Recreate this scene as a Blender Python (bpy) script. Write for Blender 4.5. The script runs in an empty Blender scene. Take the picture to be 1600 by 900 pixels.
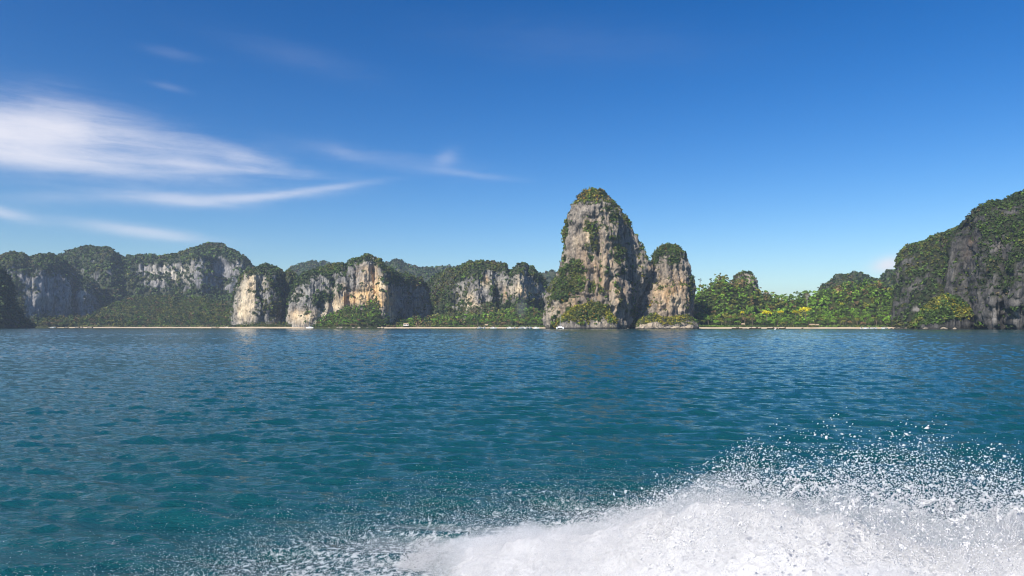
import bpy, math, random
import numpy as np
R = math.radians
sc = bpy.context.scene
COL = sc.collection
random.seed(5)
RNG = np.random.default_rng(11)

# ------------------------------------------------------------------ camera, sky, sun, exposure
F, CX, HY, EYE = 1142.0, 800.0, 510.0, 3.0          # focal length in photo pixels, centre column, horizon row, eye height (m)
cam = bpy.data.cameras.new('camera')
cam.sensor_width = 36.0
cam.lens = 36.0 * F / 1600.0
cam.shift_y = (HY - 450.0) / 1600.0
cam.clip_start, cam.clip_end = 0.1, 40000.0
cam_ob = bpy.data.objects.new('camera', cam)
COL.objects.link(cam_ob)
cam_ob.location = (0, 0, EYE)
cam_ob.rotation_euler = (R(90), 0, 0)
sc.camera = cam_ob

SUN_EL, SUN_AZ = R(42), R(-139)                      # azimuth measured from +Y (view direction) towards +X
to_sun = (math.sin(SUN_AZ) * math.cos(SUN_EL), math.cos(SUN_AZ) * math.cos(SUN_EL), math.sin(SUN_EL))
sun = bpy.data.lights.new('sun', 'SUN')
sun.energy, sun.angle, sun.color = 5.0, R(0.5), (1.0, 0.93, 0.82)
sun_ob = bpy.data.objects.new('sun', sun)
COL.objects.link(sun_ob)
from mathutils import Vector, Matrix
sun_ob.rotation_euler = Vector(to_sun).to_track_quat('Z', 'Y').to_euler()
sun_ob.location = (-200, -200, 400)

sc.view_settings.view_transform = 'Standard'
sc.view_settings.look = 'None'
sc.view_settings.exposure = 0.5
sc.view_settings.gamma = 1.0
sc.cycles.volume_bounces = 3
sc.cycles.max_bounces = 8
sc.cycles.transparent_max_bounces = 16
sc.cycles.use_denoising = True
sc.cycles.sample_clamp_direct = 8.0
sc.cycles.filter_width = 1.1
sc.cycles.sample_clamp_indirect = 6.0

world = bpy.data.worlds.new('World')
sc.world = world
world.use_nodes = True


class NT:
    """Small helper for wiring node trees."""
    def __init__(self, nt):
        self.nt = nt

    def n(self, kind, **kw):
        nd = self.nt.nodes.new(kind)
        for k, v in kw.items():
            setattr(nd, k, v)
        return nd

    def put(self, sock, v):
        if hasattr(v, 'is_output'):
            self.nt.links.new(v, sock)
        elif v is not None:
            sock.default_value = v

    def m(self, op, a, b=None, c=None, clamp=False):
        nd = self.n('ShaderNodeMath', operation=op, use_clamp=clamp)
        for i, v in enumerate((a, b, c)):
            if v is not None:
                self.put(nd.inputs[i], v)
        return nd.outputs[0]

    def mix(self, f, a, b, blend='MIX'):
        nd = self.n('ShaderNodeMix', data_type='RGBA', blend_type=blend)
        self.put(nd.inputs[0], f)
        self.put(nd.inputs[6], a if hasattr(a, 'is_output') else (*a, 1))
        self.put(nd.inputs[7], b if hasattr(b, 'is_output') else (*b, 1))
        return nd.outputs[2]

    def ramp(self, f, stops, interp='LINEAR'):
        nd = self.n('ShaderNodeValToRGB')
        cr = nd.color_ramp
        cr.interpolation = interp
        while len(cr.elements) < len(stops):
            cr.elements.new(0.5)
        for e, (p, c) in zip(cr.elements, stops):
            e.position = p
            e.color = (c, c, c, 1) if isinstance(c, (int, float)) else (*c, 1)
        self.put(nd.inputs[0], f)
        return nd.outputs[0]

    def noise(self, vec, scale, detail=4, rough=0.55, dist=0.0, w=None):
        nd = self.n('ShaderNodeTexNoise')
        if w is not None:
            nd.noise_dimensions = '4D'
            nd.inputs['W'].default_value = w
        self.put(nd.inputs['Vector'], vec)
        nd.inputs['Scale'].default_value = scale
        nd.inputs['Detail'].default_value = detail
        nd.inputs['Roughness'].default_value = rough
        nd.inputs['Distortion'].default_value = dist
        return nd.outputs['Fac']

    def mapping(self, vec, scale=(1, 1, 1), rot=(0, 0, 0), loc=(0, 0, 0)):
        nd = self.n('ShaderNodeMapping')
        self.put(nd.inputs['Vector'], vec)
        nd.inputs['Location'].default_value = loc
        nd.inputs['Rotation'].default_value = rot
        nd.inputs['Scale'].default_value = scale
        return nd.outputs[0]

    def attr(self, name, out='Fac'):
        nd = self.n('ShaderNodeAttribute', attribute_name=name)
        return nd.outputs[out]


def build_world():
    t = NT(world.node_tree)
    t.nt.nodes.clear()
    sky = t.n('ShaderNodeTexSky', sky_type='NISHITA')
    sky.sun_disc = False
    sky.sun_elevation = SUN_EL
    sky.sun_rotation = SUN_AZ
    sky.altitude = 0
    sky.air_density, sky.dust_density, sky.ozone_density = 1.0, 0.4, 3.0
    hsv = t.n('ShaderNodeHueSaturation')
    hsv.inputs['Saturation'].default_value = 1.31
    hsv.inputs['Hue'].default_value = 0.507
    hsv.inputs['Value'].default_value = 1.0
    # deepen the blue overhead as a polarising filter does
    gm = t.n('ShaderNodeGamma')
    gm.inputs['Gamma'].default_value = 1.27
    t.put(gm.inputs['Color'], t.mix(1.0, sky.outputs[0], (0.118,) * 3, 'MULTIPLY'))
    t.put(hsv.inputs['Color'], t.mix(1.0, gm.outputs[0], (1 / 0.118,) * 3, 'MULTIPLY'))
    tc = t.n('ShaderNodeTexCoord')
    sep = t.n('ShaderNodeSeparateXYZ')
    t.put(sep.inputs[0], tc.outputs['Generated'])
    az = t.m('ARCTAN2', sep.outputs[0], sep.outputs[1])
    el = t.m('ARCSINE', sep.outputs[2])
    comb = t.n('ShaderNodeCombineXYZ')
    t.put(comb.inputs[0], az)
    t.put(comb.inputs[1], el)
    ae = comb.outputs[0]
    fibre = t.noise(t.mapping(ae, scale=(6, 52, 1), rot=(0, 0, R(-8))), 1.0, 11, 0.68, 0.7)
    fibre2 = t.noise(t.mapping(ae, scale=(22, 80, 1), rot=(0, 0, R(24))), 1.0, 9, 0.68, 0.9)
    puff = t.noise(t.mapping(ae, scale=(10, 22, 1)), 1.0, 8, 0.55, 0.3)
    tex = t.m('ADD', t.m('MULTIPLY', fibre, 0.5), t.m('ADD', t.m('MULTIPLY', fibre2, 0.25), t.m('MULTIPLY', puff, 0.25)))
    tex = t.m('SUBTRACT', tex, 0.5)
    # each wisp of cirrus: centre (photo px), radii, tilt, opacity, threshold
    wisps = [
        (-10, 205, 130, 38, 2, 0.80, -0.10), (100, 200, 70, 30, 6, 0.62, -0.06), (60, 248, 190, 15, 1, 0.60, -0.08), (240, 224, 140, 29, 14, 0.40, 0.0), (375, 244, 90, 16, 11, 0.46, 0.0), (290, 257, 170, 9, 1, 0.40, -0.03),
        (285, 312, 85, 11, 2, 0.46, -0.06), (400, 308, 95, 8, -6, 0.50, -0.08), (505, 295, 90, 6, -10, 0.30, -0.06),
        (220, 362, 95, 10, 5, 0.48, -0.06), (-5, 331, 46, 8, 9, 0.52, -0.06), (600, 250, 180, 18, 6, 0.10, 0.0), (535, 238, 36, 10, 12, 0.16, 0.02),
        (698, 246, 24, 14, -25, 0.18, -0.02), (120, 307, 120, 13, -6, 0.17, -0.02), (270, 84, 46, 9, 4, 0.07, 0.02), (730, 272, 80, 6, 6, 0.15, -0.02),
        (265, 136, 28, 5, 6, 0.10, -0.02), (470, 90, 140, 22, 8, 0.05, 0.02), (1388, 414, 20, 11, -12, 0.85, -0.25), (900, 70, 260, 40, 4, 0.03, 0.0),
    ]
    total = None
    for px, py, rx, ry, tilt, op, th in wisps:
        a0 = math.atan((px - CX) / F)
        e0 = math.atan((HY - py) / math.hypot(F, px - CX))
        ca, sa = math.cos(R(-tilt)), math.sin(R(-tilt))
        dx = t.m('SUBTRACT', az, a0)
        dy = t.m('SUBTRACT', el, e0)
        u = t.m('ADD', t.m('MULTIPLY', dx, ca * F / rx), t.m('MULTIPLY', dy, sa * F / rx))
        v = t.m('ADD', t.m('MULTIPLY', dx, -sa * F / ry), t.m('MULTIPLY', dy, ca * F / ry))
        d2 = t.m('ADD', t.m('MULTIPLY', u, u), t.m('MULTIPLY', v, v))
        g = t.m('POWER', 2.718, t.m('MULTIPLY', d2, -0.9))
        k = t.m('ADD', t.m('MULTIPLY', g, 0.32), tex)
        mr = t.n('ShaderNodeMapRange', interpolation_type='SMOOTHSTEP')
        t.put(mr.inputs[0], k)
        mr.inputs[1].default_value = -0.10 + th
        mr.inputs[2].default_value = 0.50 + th
        a = t.m('MULTIPLY', t.m('MULTIPLY', mr.outputs[0], op), g)
        total = a if total is None else t.m('SUBTRACT', t.m('ADD', total, a), t.m('MULTIPLY', total, a))
    colr = t.mix(total, hsv.outputs[0], (7.0, 6.8, 7.2))
    bg = t.n('ShaderNodeBackground')
    t.put(bg.inputs['Color'], colr)
    bg.inputs['Strength'].default_value = 0.10
    out = t.n('ShaderNodeOutputWorld')
    t.nt.links.new(bg.outputs[0], out.inputs['Surface'])


build_world()


# ------------------------------------------------------------------ helpers
def at(px, py, d):
    """Photo pixel and distance -> world point."""
    return np.array([(px - CX) / F * d, d, EYE + (HY - py) / F * d])


def hgt(py, d):
    return EYE + (HY - py) / F * d


def tag(o, label=None, cat=None, group=None, kind=None):
    if label: o['label'] = label
    if cat: o['category'] = cat
    if group: o['group'] = group
    if kind: o['kind'] = kind
    return o


def obj(name, me, parent=None):
    o = bpy.data.objects.new(name, me)
    COL.objects.link(o)
    if parent is not None:
        o.parent = parent
    return o


def empty(name, loc, rz=0.0, scale=1.0):
    o = bpy.data.objects.new(name, None)
    COL.objects.link(o)
    o.location = loc
    o.rotation_euler = (0, 0, rz)
    o.scale = (scale,) * 3
    o.empty_display_size = 0.5
    return o


def mesh(name, V, Fc, mat=None, smooth=False):
    """Mesh from numpy arrays; Fc is (n,3) or (n,4), or a list of both."""
    me = bpy.data.meshes.new(name)
    V = np.ascontiguousarray(V, dtype=np.float32)
    Fs = Fc if isinstance(Fc, list) else [Fc]
    loops = np.concatenate([np.asarray(f, dtype=np.int32).ravel() for f in Fs])
    sizes = np.concatenate([np.full(len(f), f.shape[1], dtype=np.int32) for f in Fs])
    starts = np.concatenate([[0], np.cumsum(sizes)[:-1]]).astype(np.int32)
    me.vertices.add(len(V))
    me.vertices.foreach_set('co', V.ravel())
    me.loops.add(len(loops))
    me.loops.foreach_set('vertex_index', loops)
    me.polygons.add(len(sizes))
    me.polygons.foreach_set('loop_start', starts)
    me.polygons.foreach_set('use_smooth', np.full(len(sizes), smooth))
    me.update(calc_edges=True)
    if mat is not None:
        me.materials.append(mat)
    return me


def fattr(me, name, vals):
    a = me.attributes.new(name, 'FLOAT', 'POINT')
    a.data.foreach_set('value', np.ascontiguousarray(vals, dtype=np.float32))


def cattr(me, name, rgb):
    a = me.attributes.new(name, 'FLOAT_COLOR', 'POINT')
    c = np.ones((len(rgb), 4), dtype=np.float32)
    c[:, :3] = rgb
    a.data.foreach_set('color', c.ravel())


def _hash(ix, iy, iz, seed):
    h = (ix * np.int64(374761393) + iy * np.int64(668265263) + iz * np.int64(2147483647) + np.int64(seed * 974634777)) & 0xFFFFFFFF
    h = ((h ^ (h >> 13)) * np.int64(1274126177)) & 0xFFFFFFFF
    h = (h ^ (h >> 16)) & 0xFFFF
    return h.astype(np.float32) / 65535.0


def vnoise(P, seed=0):
    """Value noise in [-1, 1] at points P (n,3)."""
    Fl = np.floor(P)
    I = Fl.astype(np.int64)
    f = (P - Fl).astype(np.float32)
    f = f * f * f * (f * (f * 6 - 15) + 10)
    out = 0
    for dx in (0, 1):
        wx = f[:, 0] if dx else 1 - f[:, 0]
        for dy in (0, 1):
            wy = f[:, 1] if dy else 1 - f[:, 1]
            for dz in (0, 1):
                wz = f[:, 2] if dz else 1 - f[:, 2]
                out = out + wx * wy * wz * _hash(I[:, 0] + dx, I[:, 1] + dy, I[:, 2] + dz, seed)
    return out * 2 - 1


def fbm(P, octaves=4, seed=0, gain=0.5, lac=2.03):
    a, s, tot = 1.0, 0, 0.0
    Q = np.asarray(P, dtype=np.float64)
    for k in range(octaves):
        s = s + a * vnoise(Q, seed + k * 17)
        tot += a
        a *= gain
        Q = Q * lac + 13.7
    return s / tot * 1.6


def sstep(a, b, x):
    t = np.clip((x - a) / (b - a), 0, 1)
    return t * t * (3 - 2 * t)


# ------------------------------------------------------------------ materials
def new_mat(name):
    m = bpy.data.materials.new(name)
    m.use_nodes = True
    t = NT(m.node_tree)
    b = t.nt.nodes['Principled BSDF']
    return m, t, b


def mat_rock(name, dark, light, warm, pale, scale=1.0, soil=(0.04, 0.05, 0.022)):
    m, t, b = new_mat(name)
    geo = t.n('ShaderNodeNewGeometry')
    pos = geo.outputs['Position']
    streak = t.noise(t.mapping(pos, scale=(0.17 * scale, 0.17 * scale, 0.030 * scale)), 1.0, 8, 0.66, 0.6)
    blot = t.noise(t.mapping(pos, scale=(0.045 * scale, 0.045 * scale, 0.04 * scale)), 1.0, 7, 0.66, 0.6, w=3.1)
    fine = t.noise(t.mapping(pos, scale=(0.42 * scale, 0.42 * scale, 0.26 * scale)), 1.0, 6, 0.7, 0.4)
    v = t.m('ADD', t.m('MULTIPLY', streak, 0.36), t.m('ADD', t.m('MULTIPLY', blot, 0.34), t.m('MULTIPLY', fine, 0.34)))
    f = t.ramp(v, [(0.43, 0.0), (0.53, 0.42), (0.64, 1.0)])
    c = t.mix(f, dark, light)
    wn = t.noise(t.mapping(pos, scale=(0.10 * scale, 0.10 * scale, 0.03 * scale)), 1.0, 6, 0.6, 0.5, w=7.7)
    wf = t.m('MULTIPLY', t.attr('warm'), t.ramp(wn, [(0.36, 0.1), (0.58, 1.0)]), clamp=True)
    c = t.mix(wf, c, t.mix(fine, tuple(x * 0.75 for x in warm), tuple(min(1, x * 1.2) for x in warm)))
    pf = t.m('MULTIPLY', t.attr('pale'), t.ramp(streak, [(0.36, 0.1), (0.52, 1.0)]), clamp=True)
    c = t.mix(pf, c, pale)
    # dark water stains running down the face
    st = t.noise(t.mapping(pos, scale=(0.33 * scale, 0.33 * scale, 0.012 * scale)), 1.0, 4, 0.55, 0.1, w=1.3)
    sf = t.m('MULTIPLY', t.ramp(st, [(0.53, 0.0), (0.64, 0.78)]), t.m('SUBTRACT', 1.0, t.m('MULTIPLY', t.attr('pale'), 0.8)))
    c = t.mix(sf, c, (0.055, 0.055, 0.06))
    c = t.mix(t.m('MULTIPLY', t.attr('veg'), 0.92), c, soil)
    c = t.mix(t.attr('wet'), c, (0.03, 0.03, 0.028))
    t.put(b.inputs['Base Color'], c)
    b.inputs['Roughness'].default_value = 0.95
    b.inputs['Specular IOR Level'].default_value = 0.15
    bp = t.n('ShaderNodeBump')
    bp.inputs['Strength'].default_value = 0.9
    bp.inputs['Distance'].default_value = 3.0
    hh = t.m('ADD', t.m('MULTIPLY', streak, 0.9), t.m('MULTIPLY', fine, 1.1))
    t.put(bp.inputs['Height'], hh)
    t.put(b.inputs['Normal'], bp.outputs[0])
    return m


M_TOWER = mat_rock('limestone_tower', (0.085, 0.080, 0.076), (0.45, 0.395, 0.325), (0.66, 0.38, 0.14), (0.72, 0.58, 0.40))
M_MID = mat_rock('limestone_mid', (0.085, 0.085, 0.088), (0.46, 0.435, 0.39), (0.72, 0.45, 0.19), (0.76, 0.63, 0.43), 0.9)  # the rock's own grey and cream tones
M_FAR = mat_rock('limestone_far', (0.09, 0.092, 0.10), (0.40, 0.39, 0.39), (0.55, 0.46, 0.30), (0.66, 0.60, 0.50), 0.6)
M_DARK = mat_rock('limestone_dark_shaded', (0.022, 0.022, 0.023), (0.175, 0.168, 0.155), (0.30, 0.20, 0.13), (0.36, 0.33, 0.30), 1.0, (0.03, 0.036, 0.016))  # dark rock; part of the cliffs' shade is put into its colour


def mat_soil():
    m, t, b = new_mat('forest_floor')
    pos = t.n('ShaderNodeNewGeometry').outputs['Position']
    n = t.noise(pos, 0.08, 5, 0.6)
    t.put(b.inputs['Base Color'], t.mix(n, (0.025, 0.035, 0.012), (0.055, 0.06, 0.025)))
    b.inputs['Roughness'].default_value = 1.0
    b.inputs['Specular IOR Level'].default_value = 0.0
    return m


M_SOIL = mat_soil()


def mat_sand():
    m, t, b = new_mat('pale_sand')
    pos = t.n('ShaderNodeNewGeometry').outputs['Position']
    n = t.noise(pos, 0.15, 5, 0.6)
    z = t.n('ShaderNodeSeparateXYZ')
    t.put(z.inputs[0], pos)
    dry = t.mix(n, (0.46, 0.36, 0.24), (0.60, 0.49, 0.35))
    wet = t.ramp(z.outputs[2], [(0.08, 1.0), (0.35, 0.0)])
    t.put(b.inputs['Base Color'], t.mix(wet, dry, (0.30, 0.23, 0.15)))
    b.inputs['Roughness'].default_value = 0.95
    return m


M_SAND = mat_sand()


def mat_foliage(name, attr):
    m, t, b = new_mat(name)
    if attr:
        c = t.attr('tint', 'Color')
    else:
        c = t.n('ShaderNodeObjectInfo').outputs['Color']
    isl = t.n('ShaderNodeNewGeometry').outputs['Random Per Island']
    h = t.n('ShaderNodeHueSaturation')
    t.put(h.inputs['Color'], c)
    t.put(h.inputs['Hue'], t.m('ADD', 0.485, t.m('MULTIPLY', isl, 0.03)))
    wn = t.n('ShaderNodeTexWhiteNoise', noise_dimensions='1D')
    t.put(wn.inputs['W'], isl)
    t.put(h.inputs['Value'], t.m('ADD', 0.55, t.m('MULTIPLY', wn.outputs['Value'], 0.9)))
    t.put(b.inputs['Base Color'], h.outputs[0])
    b.inputs['Roughness'].default_value = 0.7
    b.inputs['Specular IOR Level'].default_value = 0.25
    # thin leaves let some yellow-green light through
    tr = t.n('ShaderNodeBsdfTranslucent')
    t.put(tr.inputs['Color'], t.mix(1.0, h.outputs[0], (1.5, 1.45, 0.7), 'MULTIPLY'))
    mx = t.n('ShaderNodeMixShader')
    mx.inputs[0].default_value = 0.10
    t.nt.links.new(b.outputs[0], mx.inputs[1])
    t.nt.links.new(tr.outputs[0], mx.inputs[2])
    t.nt.links.new(mx.outputs[0], t.nt.nodes['Material Output'].inputs['Surface'])
    return m


M_LEAFMASS = mat_foliage('foliage_mass', True)
M_LEAF = mat_foliage('foliage', False)


def mat_plain(name, col, rough=0.6, spec=0.3, var=0.15, scale=2.0, metal=0.0):
    m, t, b = new_mat(name)
    oc = t.n('ShaderNodeTexCoord').outputs['Object']
    n = t.noise(oc, scale, 4, 0.6)
    t.put(b.inputs['Base Color'], t.mix(n, tuple(x * (1 - var) for x in col), tuple(min(1, x * (1 + var)) for x in col)))
    b.inputs['Roughness'].default_value = rough
    b.inputs['Specular IOR Level'].default_value = spec
    b.inputs['Metallic'].default_value = metal
    return m


M_BARK = mat_plain('bark', (0.16, 0.13, 0.10), 0.9, 0.1, 0.3)
M_BARKPALE = mat_plain('pale_bark', (0.45, 0.40, 0.34), 0.9, 0.1, 0.2)
M_WHITE = mat_plain('white_gelcoat', (0.80, 0.80, 0.80), 0.35, 0.5, 0.05)
M_GLASS = mat_plain('dark_window', (0.02, 0.025, 0.03), 0.1, 0.6)
M_WOODDARK = mat_plain('dark_wood', (0.09, 0.055, 0.035), 0.6, 0.3, 0.3)
M_METAL = mat_plain('mast_metal', (0.70, 0.70, 0.70), 0.35, 0.5, 0.05, metal=0.4)
M_CANVAS = mat_plain('canvas', (0.62, 0.60, 0.55), 0.9, 0.1)
M_CANVASBLUE = mat_plain('blue_canvas', (0.06, 0.13, 0.30), 0.9, 0.1)
M_PLASTER = mat_plain('plaster', (0.72, 0.70, 0.66), 0.9, 0.1, 0.08)
M_THATCH = mat_plain('thatch', (0.34, 0.26, 0.17), 0.95, 0.1, 0.3)
M_ROOFPALE = mat_plain('pale_roofing', (0.62, 0.60, 0.55), 0.8, 0.1, 0.12)
M_BOULDER = None


# ------------------------------------------------------------------ water
def mat_water():
    m, t, b = new_mat('sea_water')
    pos = t.n('ShaderNodeNewGeometry').outputs['Position']
    big = t.noise(pos, 0.02, 3, 0.5)
    c = t.mix(big, (0.004, 0.050, 0.058), (0.006, 0.064, 0.076))
    # pale flecks: foam plus painted glitter where spray rains back
    fr = t.noise(t.mapping(pos, scale=(13, 10, 9), rot=(0, 0, R(10))), 1.0, 3, 0.6, 0.5)
    fk = t.m('ADD', fr, t.m('MULTIPLY', t.m('SUBTRACT', t.attr('froth_glitter'), 1.0), 0.24))
    ff = t.ramp(fk, [(0.44, 0.0), (0.62, 0.7)])
    t.put(b.inputs['Base Color'], t.mix(ff, c, (0.62, 0.64, 0.67)))
    t.put(b.inputs['Roughness'], t.m('ADD', 0.06, t.m('MULTIPLY', ff, 0.5)))
    b.inputs['IOR'].default_value = 1.333
    b.inputs['Specular IOR Level'].default_value = 0.5
    n1 = t.noise(t.mapping(pos, scale=(2.6, 6.0, 1), rot=(0, 0, R(8))), 1.0, 5, 0.6, 0.3)
    n2 = t.noise(t.mapping(pos, scale=(9, 20, 1), rot=(0, 0, R(-10))), 1.0, 4, 0.6, 0.2)
    b1 = t.n('ShaderNodeBump')
    b1.inputs['Strength'].default_value = 1.0
    b1.inputs['Distance'].default_value = 0.085
    t.put(b1.inputs['Height'], n1)
    b2 = t.n('ShaderNodeBump')
    b2.inputs['Strength'].default_value = 1.0
    b2.inputs['Distance'].default_value = 0.014
    t.put(b2.inputs['Height'], n2)
    t.put(b2.inputs['Normal'], b1.outputs[0])
    t.put(b.inputs['Normal'], b2.outputs[0])
    return m


WAVES = []
for k in range(72):
    lam = 0.28 * (7.5 / 0.28) ** (k / 71.0)
    th = RNG.normal(0.08, 0.38)                       # heading off the view direction
    steep = 0.050 * math.exp(-(math.log(lam / 0.72) / 1.1) ** 2) * RNG.uniform(0.6, 1.3)
    WAVES.append((2 * math.pi / lam, math.sin(th), math.cos(th), steep * lam / (2 * math.pi), RNG.uniform(0, 6.283)))


def sea_level(x, y, spacing=None):
    z = np.zeros_like(x)
    gust = 0.8 + 0.35 * vnoise(np.stack([x * 0.03, y * 0.02, np.zeros_like(x)], -1), 91)
    for k, sx, sy, a, ph in WAVES:
        w = np.sin(k * (sx * x + sy * y) + ph)
        z += a * (w + 0.45 * (w * w - 0.5))
    return z * gust * 1.15


def build_water():
    r1 = 2.0 * 1.0058 ** np.arange(0, int(math.log(900 / 2.0) / math.log(1.0058)))
    r2 = r1[-1] * 1.035 ** np.arange(1, int(math.log(6500 / r1[-1]) / math.log(1.035)) + 2)
    r = np.concatenate([[0.02, 0.7, 1.4], r1, r2])
    a = np.concatenate([np.linspace(-math.pi, -R(52), 34)[:-1], np.linspace(-R(52), -R(37), 46)[:-1],
                        np.linspace(-R(37), R(37), 440)[:-1], np.linspace(R(37), R(52), 46)[:-1], np.linspace(R(52), math.pi, 34)[:-1]])
    A, Rr = np.meshgrid(a, r)
    x, y = (Rr * np.sin(A)).ravel(), (Rr * np.cos(A)).ravel()
    z = sea_level(x, y)
    z *= (1 + 1.5 * sstep(60, 400, Rr.ravel())) * (1 - 0.9 * sstep(900, 2500, Rr.ravel()))      # far waves raised so they reflect more of the higher sky
    nr, na = len(r), len(a)
    i = np.arange(nr - 1)[:, None] * na
    j = np.arange(na)[None, :]
    j2 = (j + 1) % na
    q = np.stack([(i + j), (i + j2), (i + na + j2), (i + na + j)], -1).reshape(-1, 4)[:, ::-1]
    me = mesh('water', np.stack([x, y, z], -1), q, mat_water(), True)
    yc = np.interp(x, [-10, -8, -5, -3, -1, 1, 3.5, 8], [7.5, 9.0, 10.5, 11.8, 12.8, 13.2, 12.5, 11.5])
    n2 = np.stack([x * 0.5, y * 0.35, x * 0], -1)
    fattr(me, 'froth_glitter', np.clip(sstep(2.6, -3.2, y - yc - 1.2 * fbm(n2, 3, 55)) * (0.15 + 0.85 * sstep(-6.5, -1.5, x)), 0, 1) * (y > 0) * (Rr.ravel() < 40) - 1.5 * (y <= 0))
    tag(obj('water', me), 'teal blue choppy sea stretching from the boat to the limestone shore', 'sea', kind='structure')


build_water()


# ------------------------------------------------------------------ foliage clumps (uncountable scrub and far forest)
def leaf_quads(C, N, rad, size, rng, flat=0.75):
    """Leaf-sized quads round each centre C, facing away from it and towards N. K per clump is given by the shape of rng draws."""
    n, K = C.shape[0], 9
    d = rng.normal(size=(n, K, 3))
    d /= np.linalg.norm(d, axis=-1, keepdims=True)
    d = d + N[:, None, :] * 0.75
    d /= np.linalg.norm(d, axis=-1, keepdims=True) + 1e-9
    rr = rad[:, None] * rng.uniform(0.55, 1.05, (n, K))
    p = C[:, None, :] + d * rr[..., None] * np.array([1, 1, flat])
    nn = d + rng.normal(size=(n, K, 3)) * 0.42
    nn[..., 2] += 0.25
    nn /= np.linalg.norm(nn, axis=-1, keepdims=True)
    t1 = np.cross(nn, rng.normal(size=(n, K, 3)))
    t1 /= np.linalg.norm(t1, axis=-1, keepdims=True) + 1e-9
    t2 = np.cross(nn, t1)
    s = (size[:, None] * rng.uniform(0.6, 1.35, (n, K)))[..., None]
    a, b_ = t1 * s, t2 * s * 0.75
    q = np.stack([p - a - b_ * 0.4, p + a * 0.2 - b_, p + a + b_ * 0.3, p - a * 0.3 + b_], axis=2)
    return q.reshape(-1, 3), K


def clump_mesh(name, C, N, rad, col, label, cat='scrub', seed=1):
    rng = np.random.default_rng(seed)
    V, K = leaf_quads(C, N, rad, rad * 0.60, rng)
    q = np.arange(len(V)).reshape(-1, 4)
    me = mesh(name, V, q, M_LEAFMASS)
    cattr(me, 'tint', np.repeat(col, K * 4, axis=0))
    return tag(obj(name, me), label, cat, kind='stuff')


G_DARK, G_MID, G_BRIGHT, G_OLIVE, G_BROWN, G_YEL, G_ORANGE = [np.array(c) for c in (
    (0.036, 0.058, 0.018), (0.066, 0.110, 0.022), (0.105, 0.180, 0.024), (0.120, 0.128, 0.028), (0.135, 0.105, 0.055), (0.260, 0.240, 0.025), (0.30, 0.165, 0.028))]
PAL_CLIFF = [(G_DARK, 5), (G_MID, 3), (G_OLIVE * 0.8, 2.5), (G_BROWN * 0.7, 1.0), (G_BRIGHT, 0.5)]
PAL_TOWER = [(G_DARK, 2.4), (G_MID, 3.0), (G_OLIVE, 3), (G_BRIGHT, 1.8), (G_OLIVE * 1.3, 1.5), (G_YEL, 1.0), (G_ORANGE, 0.8)]
PAL_RIGHT = [(G_DARK, 5), (G_MID * 0.8, 4), (G_BRIGHT * 0.8, 1.0), (G_OLIVE * 0.8, 1.6), (G_BROWN * 0.8, 0.8)]
PAL_FAR = [(G_DARK, 5), (G_MID, 2.5), (G_DARK * 1.2, 2), (G_OLIVE * 0.8, 1.6), (G_BROWN * 0.7, 1.0)]


def pick(pal, C, seed, scale=0.035):
    """Colour of each clump: neighbours tend to share a kind."""
    cols = np.array([c for c, _ in pal])
    w = np.cumsum([x for _, x in pal])
    w = w / w[-1]
    u = 0.5 + 0.55 * fbm(C * scale, 3, seed) + np.random.default_rng(seed).normal(0, 0.09, len(C))
    u = u - np.floor(u)
    k = np.clip(np.searchsorted(w, u), 0, len(cols) - 1)
    return cols[k] * np.random.default_rng(seed + 1).uniform(0.7, 1.3, (len(C), 1))


# ------------------------------------------------------------------ cliffs
def patches(px, py, lst):
    s = np.zeros_like(px)
    for x, y, rx, ry, k in lst:
        s += k * np.exp(-(((px - x) / rx) ** 2 + ((py - y) / ry) ** 2))
    return s


def grid_faces(nu, nv, wrap):
    iu = np.arange(nu if wrap else nu - 1)
    iv = np.arange(nv - 1)
    U, Vv = np.meshgrid(iu, iv, indexing='ij')
    U2 = (U + 1) % nu
    return np.stack([U * nv + Vv, U2 * nv + Vv, U2 * nv + Vv + 1, U * nv + Vv + 1], -1).reshape(-1, 4)


def grid_normals(P, wrap):
    if wrap:
        du = np.roll(P, -1, 0) - np.roll(P, 1, 0)
    else:
        du = np.gradient(P, axis=0)
    dv = np.gradient(P, axis=1)
    n = np.cross(du, dv)
    n /= np.linalg.norm(n, axis=-1, keepdims=True) + 1e-9
    return n


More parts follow.
